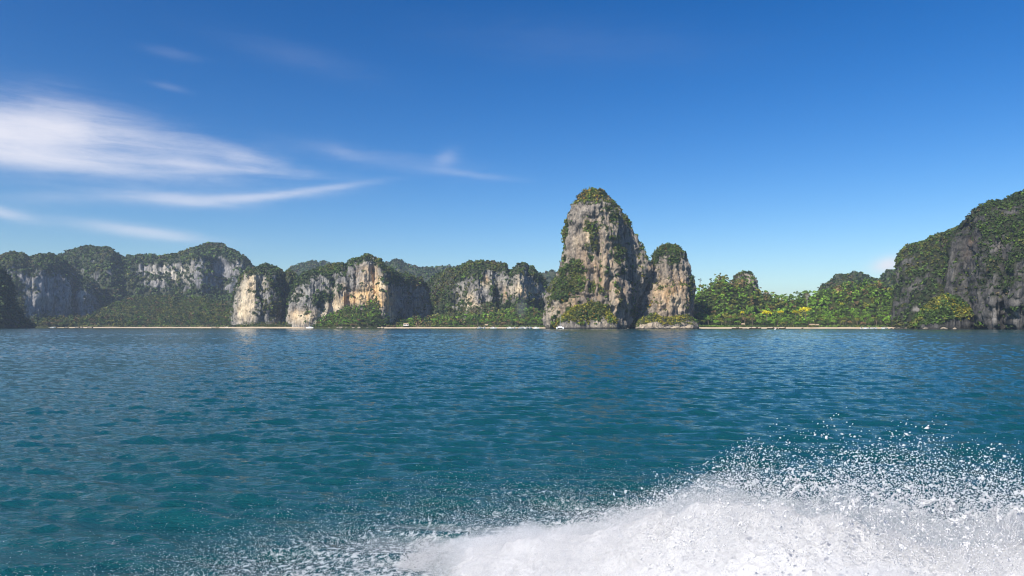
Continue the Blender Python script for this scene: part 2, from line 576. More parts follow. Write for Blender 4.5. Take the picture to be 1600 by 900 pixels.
def finish(name, P, wrap, mat, label, cat, seed, big=(6, 60), flute=(2.5, 14), fine=(0.9, 4.0), vegbase=0.0, slope=(0.35, 0.75), crest=None,
           veg=(), warm=(), pale=(), clumps=3000, rad=(1.5, 3.2), pal=PAL_CLIFF, scrub=None, notch=0.0, dents=(), vegnoise=0.55, kind='structure'):
    nu, nv, _ = P.shape
    N = grid_normals(P, wrap)
    Q = P.reshape(-1, 3)
    Zs = np.array([1, 1, 0.45])
    edge = np.ones(len(Q))
    d = big[0] * fbm(Q / big[1] * Zs, 3, seed)
    fl = fbm(Q / flute[1] * np.array([1, 1, 0.24]), 4, seed + 5)
    d = d + flute[0] * (np.abs(fl) * -1.6 + 0.5)
    f2 = fbm(Q / fine[1] * np.array([1, 1, 0.5]), 3, seed + 9)
    d = d + 1.25 * fine[0] * f2 + 0.55 * flute[0] * fbm(Q / flute[1] * np.array([0.35, 0.35, 1.5]), 3, seed + 13)
    steep = 1 - np.abs(N.reshape(-1, 3)[:, 2])
    cav = fbm(Q / (flute[1] * 0.75) * np.array([1, 1, 0.6]), 3, seed + 41)
    d = d - 0.9 * flute[0] * sstep(0.18, 0.55, cav) + 0.35 * flute[0] * sstep(-0.1, -0.5, cav)
    d *= 0.45 + 0.55 * sstep(0.1, 0.6, steep)
    low = sstep(-1.0, 14.0, Q[:, 2])
    d *= 0.35 + 0.65 * low
    if notch:
        d -= notch * sstep(5.5, 1.5, Q[:, 2])
    if dents:
        px0, py0 = CX + F * Q[:, 0] / Q[:, 1], HY - F * (Q[:, 2] - EYE) / Q[:, 1]
        wob = 4.0 * fbm(Q / 9.0, 2, seed + 31)
        d -= patches(px0 + wob, py0 + wob, dents) * (N.reshape(-1, 3)[:, 1] < 0.2)
    Q = Q + N.reshape(-1, 3) * d[:, None] * edge[:, None]
    P = Q.reshape(nu, nv, 3)
    N = grid_normals(P, wrap)
    Nf = N.reshape(-1, 3)
    px = CX + F * Q[:, 0] / Q[:, 1]
    py = HY - F * (Q[:, 2] - EYE) / Q[:, 1]
    nz = np.abs(Nf[:, 2])
    v = vegbase + 0.9 * sstep(slope[0], slope[1], nz) + patches(px, py, veg)
    if crest is not None:
        v = v + crest(px, py)
    v = v + vegnoise * (fbm(Q * np.array([0.05, 0.05, 0.04]), 4, seed + 21) + 0.75 * fbm(Q * np.array([0.17, 0.17, 0.2]), 3, seed + 23))
    vm = sstep(0.30, 0.66, v)
    me = mesh(name, Q, grid_faces(nu, nv, wrap), mat, True)
    fattr(me, 'veg', vm)
    fattr(me, 'warm', np.clip(patches(px, py, warm), 0, 1))
    fattr(me, 'pale', np.clip(patches(px, py, pale), 0, 1))
    fattr(me, 'wet', sstep(2.4, 0.9, Q[:, 2] + 0.5 * f2) * (1.0 if notch else 0.0))
    o = tag(obj(name, me), label, cat, kind=kind)
    if clumps:
        clumps, rad = int(clumps * 1.55), (rad[0] * 0.66, rad[1] * 0.72)
        rng = np.random.default_rng(seed + 3)
        fq = grid_faces(nu, nv, wrap)
        ctr = Q[fq].mean(1)
        fn = Nf[fq[:, 0]]
        cr = np.cross(Q[fq[:, 2]] - Q[fq[:, 0]], Q[fq[:, 3]] - Q[fq[:, 1]])
        area = 0.5 * np.linalg.norm(cr, axis=1)
        facing = np.einsum('ij,ij->i', fn, -ctr / np.linalg.norm(ctr, axis=1, keepdims=True))
        w = area * vm[fq].mean(1) ** 1.5 * (facing > -0.35) * (ctr[:, 2] > 2.5)
        ccol = CX + F * ctr[:, 0] / ctr[:, 1]
        w *= (ccol > -160) & (ccol < 1760)
        idx = rng.choice(len(w), size=clumps, p=w / w.sum())
        C = ctr[idx] + rng.normal(size=(clumps, 3)) * 0.7
        r = rng.uniform(rad[0], rad[1], clumps) * (0.6 + 0.4 * vm[fq].mean(1)[idx])
        nn = fn[idx] + np.array([0, 0, 0.55])
        nn /= np.linalg.norm(nn, axis=1, keepdims=True)
        C = C + nn * (r * 0.35)[:, None]
        clump_mesh('scrub', C, nn, r, pick(pal, C, seed + 40), scrub, seed=seed + 60)
    return o


def ridge(sky, D, setback, profile, back, nu, nv, buttress=(), wob=(8, 60), seed=0, front=0.72, jag=1.6):
    """Ridge under a skyline traced as (px, py); D is the crest distance (number or px-dependent points), profile the front cross-section
    as (fraction of setback from the foot, fraction of height)."""
    sx = np.array([p[0] for p in sky], float)
    sy = np.array([p[1] for p in sky], float)
    u = np.linspace(sx[0], sx[-1], nu)
    top = np.interp(u, sx, sy)
    un = np.stack([u, np.zeros(nu), np.zeros(nu)], -1)
    top = top + jag * (np.abs(fbm(un / 7.0, 3, seed + 3)) * 2.2 - 0.7) * sstep(505, 480, top)
    Dc = np.interp(u, [p[0] for p in D], [p[1] for p in D]) if isinstance(D, (list, tuple)) else np.full(nu, float(D))
    Sb = np.interp(u, [p[0] for p in setback], [p[1] for p in setback]) if isinstance(setback, (list, tuple)) else np.full(nu, float(setback))
    X = (u - CX) / F * Dc
    wv = wob[0] * fbm(np.stack([X / wob[1], np.zeros(nu), np.zeros(nu)], -1), 3, seed + 77)
    off = wv + sum(a * np.exp(-((u - c) / w) ** 2) for c, w, a in buttress) if buttress else wv
    nf = int(nv * front)
    s = np.linspace(0, 1, nf)
    # even spacing along the profile
    pf = np.array(profile, float)
    seg = np.concatenate([[0], np.cumsum(np.hypot(np.diff(pf[:, 0]) * 0.8, np.diff(pf[:, 1])))])
    seg /= seg[-1]
    fd, fh = np.interp(s, seg, pf[:, 0]), np.interp(s, seg, pf[:, 1])
    sb = np.linspace(0, 1, nv - nf + 1)[1:]
    P = np.zeros((nu, nv, 3))
    H = EYE + (HY - top) / F * Dc
    base = -4.0
    for i in range(nu):
        yf = Dc[i] - Sb[i] * (1 - fd) - off[i] * (1 - fd ** 2)
        zf = base + (H[i] - base) * fh
        yb = Dc[i] + back * sb
        zb = base + (H[i] - base) * np.cos(sb * math.pi / 2) ** 0.8
        yy = np.concatenate([yf, yb])
        P[i, :, 1] = yy
        P[i, :, 2] = np.concatenate([zf, zb])
        P[i, :, 0] = (u[i] - CX) / F * yy
    return P


def tower(rows, D, depth, nu, nv, power=2.1, lean=0.0, jag=0.0, seed=0):
    """Free-standing rock from its left and right outline as (py, left px, right px), top first."""
    rows = sorted(rows)
    py = np.array([r[0] for r in rows], float)
    xl = np.array([r[1] for r in rows], float)
    xr = np.array([r[2] for r in rows], float)
    t = np.linspace(0, 1, nv)
    yy = py[-1] + (py[0] - py[-1]) * (1 - (1 - t) ** 1.25)
    l, r = np.interp(yy, py, xl), np.interp(yy, py, xr)
    th = np.linspace(0, 2 * math.pi, nu, endpoint=False) - math.pi / 2 + 0.0
    c, s = np.cos(th), np.sin(th)
    e = 2.0 / power
    c, s = np.sign(c) * np.abs(c) ** e, np.sign(s) * np.abs(s) ** e
    P = np.zeros((nu, nv, 3))
    for k in range(nv):
        d = D + lean * t[k]
        cx, rx = ((l[k] + r[k]) / 2 - CX) / F * d, (r[k] - l[k]) / 2 / F * d
        ry = min(rx * depth, 90)
        P[:, k, 0] = cx + rx * c
        P[:, k, 1] = d + ry * s
        P[:, k, 2] = EYE + (HY - yy[k]) / F * d
    return P


CLIFF = [(0, 0), (0.10, 0.05), (0.20, 0.40), (0.28, 0.72), (0.45, 0.86), (0.72, 0.95), (1, 1)]
STEEP = [(0, 0), (0.08, 0.05), (0.20, 0.5), (0.35, 0.85), (0.6, 0.95), (1, 1)]
SLOPE = [(0, 0), (0.3, 0.22), (0.6, 0.52), (0.85, 0.85), (1, 1)]
TALUS = [(0, 0), (0.35, 0.22), (0.60, 0.42), (0.66, 0.62), (0.74, 0.84), (0.87, 0.95), (1, 1)]


def topveg(margin, sky, k=0.8):
    """Growth along the crest: everything within margin pixels below the traced skyline."""
    sx = [p[0] for p in sky]
    sy = [p[1] for p in sky]
    return lambda px, py: k * (1 - sstep(margin * 0.5, margin * 1.3, py - np.interp(px, sx, sy)))


# distant hills, low and bluish
S = [(425, 470), (446, 424), (458, 416), (470, 412), (483, 409.5), (507, 409.5), (524, 413), (545, 420), (565, 440), (575, 470)]
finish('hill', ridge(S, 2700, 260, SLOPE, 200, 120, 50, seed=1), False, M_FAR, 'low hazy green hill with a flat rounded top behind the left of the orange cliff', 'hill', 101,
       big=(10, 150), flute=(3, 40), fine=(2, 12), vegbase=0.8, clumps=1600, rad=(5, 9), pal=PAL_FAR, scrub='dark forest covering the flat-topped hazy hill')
S = [(570, 470), (590, 425), (601, 411), (612, 408), (620, 406.7), (630, 409), (640, 414), (655, 416), (665, 418), (682, 414), (690, 412.5), (700, 414), (718, 416), (735, 422), (750, 470)]
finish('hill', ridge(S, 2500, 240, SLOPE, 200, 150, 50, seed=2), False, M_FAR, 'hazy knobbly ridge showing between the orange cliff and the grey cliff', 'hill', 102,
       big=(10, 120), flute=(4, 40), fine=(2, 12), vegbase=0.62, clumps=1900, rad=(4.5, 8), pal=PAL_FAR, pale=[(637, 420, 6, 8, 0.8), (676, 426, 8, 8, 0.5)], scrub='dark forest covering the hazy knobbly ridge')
S = [(828, 470), (843, 426), (852, 424.5), (863, 424), (872, 427), (890, 432), (915, 470)]
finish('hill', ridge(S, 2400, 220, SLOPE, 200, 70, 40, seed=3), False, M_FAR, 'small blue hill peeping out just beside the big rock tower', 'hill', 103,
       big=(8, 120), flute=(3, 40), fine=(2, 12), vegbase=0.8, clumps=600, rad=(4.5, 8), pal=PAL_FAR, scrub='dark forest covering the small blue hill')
S = [(1262, 490), (1285, 447), (1298, 438), (1306, 431), (1313, 428), (1325, 428), (1336, 425), (1345, 425.5), (1353, 427.5), (1365, 435), (1373, 439), (1380, 434), (1385, 424), (1391, 421.5), (1398, 422), (1410, 425), (1430, 490)]
finish('hill', ridge(S, 1500, 150, SLOPE, 120, 130, 50, seed=4), False, M_FAR, 'dark rounded hill behind the bright green beach forest', 'hill', 104,
       big=(5, 70), flute=(2.5, 26), fine=(1.5, 8), vegbase=0.75, clumps=1500, rad=(3, 5.5), pal=PAL_FAR, pale=[(1365, 441, 9, 4, 0.7)], scrub='dark trees covering the rounded hill behind the beach forest')

# left back massif
S = [(55, 500), (75, 420), (93, 400.6), (110, 395), (132, 389), (150, 387.5), (170, 387), (178, 396), (188, 400), (197, 405), (206, 402), (215, 400), (232, 399.5), (253, 400.6), (271, 400.6), (287, 395), (303, 390),
     (324, 386.5), (333, 383), (341, 381.7), (354, 387), (367, 392), (381, 398), (390, 407), (395, 418), (399, 440), (405, 500)]
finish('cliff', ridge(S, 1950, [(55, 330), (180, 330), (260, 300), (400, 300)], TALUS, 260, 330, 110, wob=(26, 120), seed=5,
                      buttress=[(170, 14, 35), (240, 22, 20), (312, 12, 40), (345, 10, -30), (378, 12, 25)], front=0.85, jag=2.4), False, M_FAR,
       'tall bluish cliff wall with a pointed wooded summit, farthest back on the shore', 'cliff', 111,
       big=(11, 90), flute=(7, 30), fine=(2.6, 11), vegbase=0.12, crest=topveg(15, S, 0.75),
       veg=[(60, 470, 60, 60, 0.6), (140, 405, 40, 22, 0.8), (175, 450, 45, 22, 0.6), (240, 470, 130, 18, 1.2), (360, 475, 70, 20, 1.2), (200, 425, 18, 20, 0.5), (345, 398, 40, 12, 0.8), (330, 410, 10, 14, 0.4)],
       pale=[(262, 424, 14, 20, 0.9), (238, 425, 12, 14, 0.6), (287, 420, 8, 20, 0.7), (322, 425, 7, 12, 0.5), (378, 422, 12, 14, 0.5), (297, 425, 6, 22, 0.4)], warm=[(278, 436, 14, 10, 0.6)],
       clumps=6500, rad=(3.6, 7.0), pal=PAL_FAR, scrub='dark bushes on the ledges and summit of the far bluish cliff wall')

# left front cliff, shaded grey face
S = [(-150, 430), (-60, 402), (0, 400.6), (10, 398), (21, 396), (32, 397), (45, 402.5), (54, 399), (64, 397), (80, 397), (93, 401), (103, 407), (110, 417), (118, 428), (130, 436), (142, 438), (152, 446), (160, 462), (170, 482), (178, 500), (184, 513)]
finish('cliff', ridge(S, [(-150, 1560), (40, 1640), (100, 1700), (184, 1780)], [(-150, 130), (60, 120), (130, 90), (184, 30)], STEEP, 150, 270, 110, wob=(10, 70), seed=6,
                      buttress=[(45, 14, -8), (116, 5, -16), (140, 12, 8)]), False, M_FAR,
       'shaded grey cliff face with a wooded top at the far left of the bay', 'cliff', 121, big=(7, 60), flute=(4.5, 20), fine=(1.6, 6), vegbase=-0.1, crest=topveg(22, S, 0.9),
       veg=[(20, 450, 24, 40, 0.8), (80, 425, 30, 8, 0.5), (115, 470, 5, 30, 0.25), (30, 500, 30, 14, 0.8), (90, 503, 70, 7, 0.9), (140, 492, 16, 10, 0.5), (-60, 460, 60, 60, 0.8)],
       pale=[(52, 450, 10, 20, 0.25), (131, 455, 6, 12, 0.4)], clumps=3600, rad=(2.4, 4.8), pal=PAL_FAR, scrub='dark bushes on top of the shaded grey cliff at the left')
# near dark headland cutting into the left edge
S = [(-260, 400), (-160, 396), (-90, 400), (-60, 404), (-35, 408), (-15, 414), (0, 421), (8, 430), (14, 446), (20, 466), (26, 484), (33, 496), (42, 503), (52, 508), (60, 512.8)]
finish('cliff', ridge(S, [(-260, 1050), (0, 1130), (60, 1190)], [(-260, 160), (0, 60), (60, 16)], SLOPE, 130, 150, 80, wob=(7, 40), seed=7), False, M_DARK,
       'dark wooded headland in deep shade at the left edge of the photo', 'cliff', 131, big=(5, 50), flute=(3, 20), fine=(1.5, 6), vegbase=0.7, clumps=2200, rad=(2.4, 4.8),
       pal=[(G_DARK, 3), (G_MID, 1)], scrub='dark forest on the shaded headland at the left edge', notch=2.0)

# pale cliff B
S = [(362, 511), (366, 470), (369, 452), (374, 440), (380, 428), (387, 421), (395, 419), (405, 417), (413, 415.8), (420, 418), (430, 421), (441, 423), (452, 424), (462, 430), (470, 450), (480, 480), (486, 505)]
finish('cliff', ridge(S, [(362, 1400), (400, 1370), (486, 1450)], [(362, 40), (385, 80), (430, 90), (486, 50)], STEEP, 130, 170, 120, wob=(5, 40), seed=8,
                      buttress=[(388, 12, 14), (420, 9, 8), (443, 7, -26)], jag=2.6), False, M_MID,
       'pale yellowish cliff with a dark wooded top standing at the end of the left beach', 'cliff', 141, big=(5, 45), flute=(3.4, 16), fine=(1.4, 5), vegbase=-0.12, crest=topveg(9, S, 0.8),
       veg=[(417, 480, 22, 20, 0.8), (438, 450, 12, 30, 0.9), (410, 428, 18, 8, 0.5), (462, 460, 12, 40, 1.0), (375, 445, 5, 8, 0.4), (395, 502, 14, 8, 0.4)],
       pale=[(384, 460, 12, 28, 0.8), (378, 490, 10, 16, 0.8), (396, 440, 5, 16, 0.9), (408, 442, 8, 10, 0.4), (395, 488, 4, 18, 0.7)], warm=[(392, 450, 6, 26, 0.6), (381, 488, 8, 14, 0.4)],
       clumps=2300, rad=(1.9, 3.9), scrub='dark bushes on the pale yellowish cliff')

# orange cliff C
S = [(448, 512), (452, 480), (456, 455), (461, 445), (468, 436), (478, 428), (490, 423), (500, 420), (513, 417.5), (524, 415), (530, 414), (535, 411.5), (538, 411), (541, 417), (544, 412), (547, 408), (551, 405), (555, 404), (561, 406), (567, 401), (573, 399),
     (579, 400), (585, 402), (589, 404), (593, 407.5), (598, 413), (604, 418), (613, 425), (622, 426.5), (632, 428), (648, 432), (662, 435), (671, 448), (676, 470), (680, 495), (684, 512)]
finish('cliff', ridge(S, [(448, 1300), (520, 1300), (575, 1290), (610, 1310), (684, 1420)], [(448, 50), (480, 100), (575, 95), (612, 90), (684, 40)], STEEP, 140, 360, 170, wob=(5, 45), seed=9,
                      buttress=[(600, 10, 30), (560, 14, 12), (555, 4, -12), (480, 22, 10), (545, 5, -12), (520, 4, -9), (585, 3, -7)], jag=3.0), False, M_MID,
       'broad limestone cliff with a large orange sunlit scar and a wooded crown', 'cliff', 151, big=(4.5, 45), flute=(3.6, 15), fine=(1.4, 5), vegbase=-0.16, crest=topveg(9, S, 0.72),
       veg=[(480, 435, 22, 10, 0.5), (497, 467, 22, 14, 0.95), (466, 468, 10, 18, 0.5), (532, 424, 22, 10, 0.6), (520, 440, 10, 14, 0.4), (620, 436, 24, 10, 0.9), (652, 445, 20, 12, 0.8), (600, 424, 10, 8, 0.5), (537, 455, 14, 6, 0.3), (505, 447, 8, 16, 0.4), (680, 470, 8, 40, 0.9), (580, 500, 60, 8, 0.5)],
       warm=[(572, 432, 12, 16, 0.8), (596, 440, 13, 22, 1.0), (560, 466, 28, 10, 0.9), (585, 462, 20, 14, 0.9), (537, 452, 6, 8, 0.7), (608, 478, 6, 18, 0.6), (470, 492, 18, 8, 0.7), (523, 478, 12, 8, 0.5), (600, 470, 8, 12, 0.9), (540, 470, 12, 8, 0.5)],
       pale=[(577, 440, 10, 20, 0.5), (595, 446, 4, 20, 0.9), (600, 440, 3, 18, 0.7), (570, 466, 16, 8, 0.6), (475, 497, 22, 10, 0.8), (522, 460, 10, 14, 0.5), (528, 480, 16, 9, 0.6), (463, 465, 5, 8, 0.5), (612, 494, 6, 8, 0.6), (510, 490, 14, 8, 0.5)],
       clumps=3800, rad=(1.8, 3.7), scrub='dark bushes on the crown and ledges of the orange-scarred cliff')

# grey cliff D
S = [(655, 512), (662, 470), (668, 442), (675, 434), (683, 428), (695, 425), (707, 422), (717, 417), (727, 412), (733, 409.7), (745, 409), (755, 408), (765, 409.5), (773, 408.7), (783, 410), (791, 413), (798, 416), (803, 413), (807, 411.7), (815, 411), (819, 413), (823, 417.5), (832, 417.5), (836, 420), (840, 424), (850, 432), (854, 445), (858, 470), (864, 490), (870, 512)]
finish('cliff', ridge(S, [(655, 1420), (740, 1330), (810, 1310), (870, 1350)], [(655, 60), (740, 110), (820, 110), (870, 40)], [(0, 0), (0.2, 0.15), (0.42, 0.33), (0.5, 0.6), (0.6, 0.85), (0.8, 0.95), (1, 1)], 130, 300, 150, wob=(6, 45), seed=10,
                      buttress=[(745, 14, 14), (812, 16, 14), (715, 6, -16), (780, 7, -14), (798, 4, -8), (760, 3, -7)], front=0.82, jag=3.0), False, M_MID,
       'grey cliff with cream patches and dense green growth between the orange cliff and the rock tower', 'cliff', 161, big=(4.5, 45), flute=(3.6, 14), fine=(1.4, 5), vegbase=-0.05, crest=topveg(13, S, 0.7),
       veg=[(690, 460, 24, 40, 1.2), (740, 425, 20, 12, 0.8), (775, 455, 6, 20, 0.7), (798, 432, 14, 14, 0.6), (760, 490, 90, 14, 0.8), (830, 480, 30, 16, 1.2), (772, 478, 12, 8, 0.4), (840, 435, 8, 10, 0.4), (715, 430, 10, 14, 0.6)],
       warm=[(759, 437, 5, 6, 0.9), (820, 455, 12, 8, 0.7), (733, 468, 8, 8, 0.5), (741, 488, 6, 8, 0.6), (790, 460, 4, 10, 0.7)],
       pale=[(731, 470, 10, 16, 0.7), (748, 480, 12, 10, 0.6), (770, 480, 12, 5, 0.8), (811, 440, 5, 16, 0.6), (805, 455, 12, 10, 0.6), (828, 460, 8, 8, 0.6), (757, 445, 8, 6, 0.5), (778, 445, 14, 6, 0.3), (745, 490, 8, 8, 0.6)],
       clumps=3400, rad=(1.9, 3.8), pal=PAL_CLIFF, scrub='green and olive bushes on the grey cream-patched cliff')

# the big rock tower: main body, its right shoulder, the smaller tower
T1 = [(294, 921, 930), (296.5, 915, 938), (301, 911, 944), (309, 903.5, 951), (322, 894, 959.5), (336, 888.5, 967), (363, 884, 975), (391, 880, 979), (408, 878.6, 981), (433, 871.7, 984), (450, 863, 987), (460.5, 857.8, 990), (480, 853.6, 992), (500, 851.5, 990), (511, 851, 988), (520, 851, 988)]
finish('cliff', tower(T1, 950, 0.85, 330, 210, 2.15), True, M_TOWER,
       'tallest grey limestone tower with bushes on its domed top, rising straight from the sea', 'rock tower', 171, big=(4.0, 38), flute=(3.2, 11), fine=(1.25, 3.6), vegbase=-0.08, slope=(0.45, 0.85), vegnoise=0.95,
       crest=lambda px, py: 0.60 * sstep(322, 296, py) + 0.32 * sstep(372, 305, py),
       veg=[(886, 345, 6, 26, 0.75), (883, 380, 5, 20, 0.4), (893, 415, 18, 14, 0.6), (876, 442, 11, 17, 0.65), (868, 455, 12, 14, 1.0), (900, 445, 26, 12, 0.75), (930, 455, 20, 7, 0.75), (965, 330, 12, 14, 0.8), (940, 448, 12, 6, 0.6), (915, 400, 8, 8, 0.4), (942, 378, 4, 4, 0.8), (920, 350, 14, 8, 0.3), (937, 368, 8, 5, 0.4), (880, 458, 20, 8, 0.5)],
       pale=[(917, 362, 6, 16, 0.95), (925, 385, 8, 16, 0.6), (900, 378, 6, 10, 0.4), (950, 415, 12, 26, 0.45), (940, 345, 14, 20, 0.25), (862, 492, 10, 16, 0.5), (885, 475, 16, 12, 0.5), (960, 470, 10, 18, 0.35)],
       warm=[(930, 430, 40, 60, 0.35), (905, 482, 14, 6, 1.0), (893, 470, 10, 10, 0.6), (964, 402, 5, 8, 0.5), (969, 455, 7, 14, 0.5), (918, 358, 5, 14, 0.45), (966, 478, 5, 12, 0.4), (877, 487, 8, 8, 0.4)],
       dents=[(972, 478, 6, 26, 9), (957, 487, 4, 18, 6), (985, 492, 8, 16, 9), (966, 356, 3, 18, 4), (974, 400, 3, 36, 5), (952, 440, 3, 34, 3), (930, 470, 10, 5, 3), (880, 478, 18, 4, 3), (900, 462, 30, 4, 3),
              (945, 420, 5, 60, -3.5), (963, 450, 4, 40, -4), (915, 400, 8, 60, -3), (935, 372, 5, 40, 2.5), (902, 350, 4, 40, 2.5), (895, 440, 16, 14, -4), (978, 463, 4, 12, -4), (910, 490, 20, 14, 3)],
       clumps=3600, rad=(1.0, 2.3), pal=PAL_TOWER, scrub='green and orange bushes growing on the tallest rock tower', notch=2.6)
T2 = [(311, 948, 950), (316, 940, 957.5), (325, 935, 966), (342, 930, 979.5), (364, 928, 991.5), (389, 928, 1003.5), (400, 928, 1008.5), (420, 930, 1020), (435, 932, 1020), (455, 934, 1013), (475, 936, 1005), (495, 938, 997), (511, 938, 992), (520, 938, 992)]
finish('cliff', tower(T2, 975, 0.62, 250, 190, 2.2), True, M_TOWER,
       'ribbed grey shoulder leaning against the tallest rock tower above a dark cave', 'rock tower', 181, big=(2.6, 36), flute=(2.6, 9), fine=(1.2, 3.6), vegbase=-0.2, slope=(0.45, 0.85),
       crest=lambda px, py: 0.9 * (1 - sstep(2, 9, py - np.interp(px, [948, 962, 972, 985.6, 996.7, 1007.8, 1012], [309, 314, 323, 341, 363, 388, 398]))),
       veg=[(982, 345, 8, 12, 0.7), (990, 450, 8, 8, 0.8), (1010, 405, 5, 14, 0.5), (1000, 378, 6, 10, 0.4)], warm=[(985, 345, 8, 10, 0.5), (1016, 415, 4, 8, 0.6), (990, 470, 6, 10, 0.4)], pale=[(995, 415, 10, 26, 0.35), (988, 490, 6, 14, 0.3)],
       dents=[(1004, 470, 9, 26, 8), (1012, 445, 5, 16, 5), (992, 500, 8, 10, 5), (990, 400, 2.5, 40, 2.5), (1000, 410, 2.5, 36, 2.5)],
       clumps=900, rad=(0.9, 2.0), pal=PAL_TOWER, scrub='bushes along the sloping edge of the ribbed rock shoulder', notch=2.6)
T3 = [(383.6, 1038, 1046), (386, 1033, 1057), (390, 1029, 1063), (395, 1024, 1069), (400, 1020, 1070.5), (410.6, 1016, 1073), (427, 1012, 1077), (440, 1007, 1081), (460, 1000, 1084), (490, 988, 1085), (511, 984, 1085), (520, 984, 1085)]
finish('cliff', tower(T3, 990, 0.85, 230, 150, 2.1), True, M_TOWER,
       'smaller rounded rock tower with a green top beside the tallest tower', 'rock tower', 191, big=(3.6, 30), flute=(3.0, 9), fine=(1.2, 3.6), vegbase=-0.18, slope=(0.45, 0.85),
       crest=lambda px, py: 0.7 * sstep(404, 386, py),
       veg=[(1052, 412, 9, 14, 0.95), (1022, 408, 7, 12, 0.9), (1060, 400, 10, 6, 0.4), (1080, 435, 6, 14, 1.0), (1024, 476, 3, 10, 0.7), (1064, 445, 5, 8, 0.6), (1076, 470, 8, 20, 0.7), (1047, 456, 3, 4, 0.6)],
       pale=[(1030, 450, 8, 22, 0.6), (1055, 470, 10, 14, 0.8), (1060, 480, 6, 6, 0.8), (1040, 480, 10, 12, 0.4)], warm=[(1048, 460, 26, 36, 0.4), (1028, 460, 8, 18, 0.5), (1065, 446, 6, 10, 0.6), (1072, 468, 5, 10, 0.5), (1052, 456, 8, 8, 0.3)],
       dents=[(1066, 485, 5, 14, 6), (1043, 480, 3, 20, 4), (1062, 420, 3, 24, 3), (1033, 430, 3, 30, 3), (1055, 462, 8, 3, 2), (1050, 445, 3, 30, -2.5)],
       clumps=1300, rad=(1.0, 2.2), pal=PAL_TOWER, scrub='bushes on the green top of the smaller rock tower', notch=2.0)

K = [(425, 1161, 1170), (427, 1156, 1174), (431, 1151, 1176), (438, 1147, 1178), (446, 1144, 1180), (456, 1140, 1183), (475, 1138, 1186)]
finish('cliff', tower(K, 1150, 0.8, 110, 60, 2.2), True, M_TOWER, 'small grey rocky peak poking out of the beach forest beside the rock towers', 'rock peak', 196, big=(2.4, 22), flute=(2.6, 9), fine=(1.0, 3.6),
       vegbase=0.22, crest=lambda px, py: 0.5 * sstep(432, 426, py), veg=[(1172, 440, 6, 10, -0.7), (1150, 440, 8, 10, 0.6)], pale=[(1171, 440, 5, 10, 0.4)], clumps=520, rad=(1.3, 2.6), pal=PAL_CLIFF,
       scrub='olive bushes on the small rocky peak above the beach forest')
# right cliffs
S = [(1385, 513), (1394, 470), (1398, 440), (1400, 415), (1402.7, 399), (1406, 394), (1410.7, 388.7), (1418, 384), (1425, 380.7), (1435, 379.5), (1442, 379), (1450, 374), (1457, 370), (1465, 366.5), (1473, 363), (1482, 361), (1491, 360), (1520, 350), (1580, 350), (1640, 400)]
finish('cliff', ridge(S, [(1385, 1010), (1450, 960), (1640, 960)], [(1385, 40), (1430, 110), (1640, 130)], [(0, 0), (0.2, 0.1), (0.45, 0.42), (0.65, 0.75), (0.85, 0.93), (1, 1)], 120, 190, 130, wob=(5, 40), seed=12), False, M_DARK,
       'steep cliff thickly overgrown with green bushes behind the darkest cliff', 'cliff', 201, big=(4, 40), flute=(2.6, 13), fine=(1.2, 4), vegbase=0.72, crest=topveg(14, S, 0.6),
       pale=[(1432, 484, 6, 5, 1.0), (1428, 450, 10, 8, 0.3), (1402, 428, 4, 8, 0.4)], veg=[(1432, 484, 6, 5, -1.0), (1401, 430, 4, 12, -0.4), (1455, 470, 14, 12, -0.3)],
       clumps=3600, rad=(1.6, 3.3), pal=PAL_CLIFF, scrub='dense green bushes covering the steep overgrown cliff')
S = [(1470, 516), (1474, 470), (1477, 440), (1480, 415), (1483, 395), (1487, 372), (1492, 359), (1498, 352), (1505, 346), (1512, 338), (1521, 330), (1530, 322), (1540, 316.7), (1550, 312), (1561, 310), (1572, 308), (1582, 306), (1592, 302), (1600, 299), (1640, 286), (1700, 280), (1800, 300), (1900, 360)]
finish('cliff', ridge(S, [(1470, 800), (1520, 770), (1900, 760)], [(1470, 8), (1500, 30), (1540, 70), (1600, 110), (1900, 120)],
                      [(0, 0), (0.02, 0.05), (-0.02, 0.25), (0.12, 0.46), (0.36, 0.66), (0.66, 0.86), (0.85, 0.95), (1, 1)], 150, 300, 190, wob=(4, 34), seed=13,
                      buttress=[(1508, 16, -16), (1548, 10, 8), (1590, 12, 7), (1570, 5, -6)]), False, M_DARK,
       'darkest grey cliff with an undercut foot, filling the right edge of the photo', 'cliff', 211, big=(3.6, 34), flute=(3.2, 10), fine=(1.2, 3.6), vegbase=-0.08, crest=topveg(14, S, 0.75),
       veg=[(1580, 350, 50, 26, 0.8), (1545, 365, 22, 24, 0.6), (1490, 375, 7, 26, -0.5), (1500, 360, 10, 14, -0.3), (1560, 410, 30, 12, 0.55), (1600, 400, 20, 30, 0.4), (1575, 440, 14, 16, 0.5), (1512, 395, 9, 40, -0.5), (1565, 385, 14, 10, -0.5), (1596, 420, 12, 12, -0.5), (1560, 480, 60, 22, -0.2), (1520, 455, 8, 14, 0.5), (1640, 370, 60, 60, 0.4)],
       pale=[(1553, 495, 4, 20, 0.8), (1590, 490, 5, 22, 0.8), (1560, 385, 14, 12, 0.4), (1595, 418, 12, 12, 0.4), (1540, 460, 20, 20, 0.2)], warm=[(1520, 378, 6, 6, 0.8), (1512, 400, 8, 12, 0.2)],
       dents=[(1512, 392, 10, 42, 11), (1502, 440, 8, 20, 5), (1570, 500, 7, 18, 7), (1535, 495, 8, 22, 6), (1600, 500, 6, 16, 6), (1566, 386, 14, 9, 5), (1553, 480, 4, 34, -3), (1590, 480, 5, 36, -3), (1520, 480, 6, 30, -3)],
       clumps=4200, rad=(1.1, 2.5), pal=PAL_RIGHT, scrub='green bushes on the upper slopes of the darkest cliff at the right', notch=3.2)


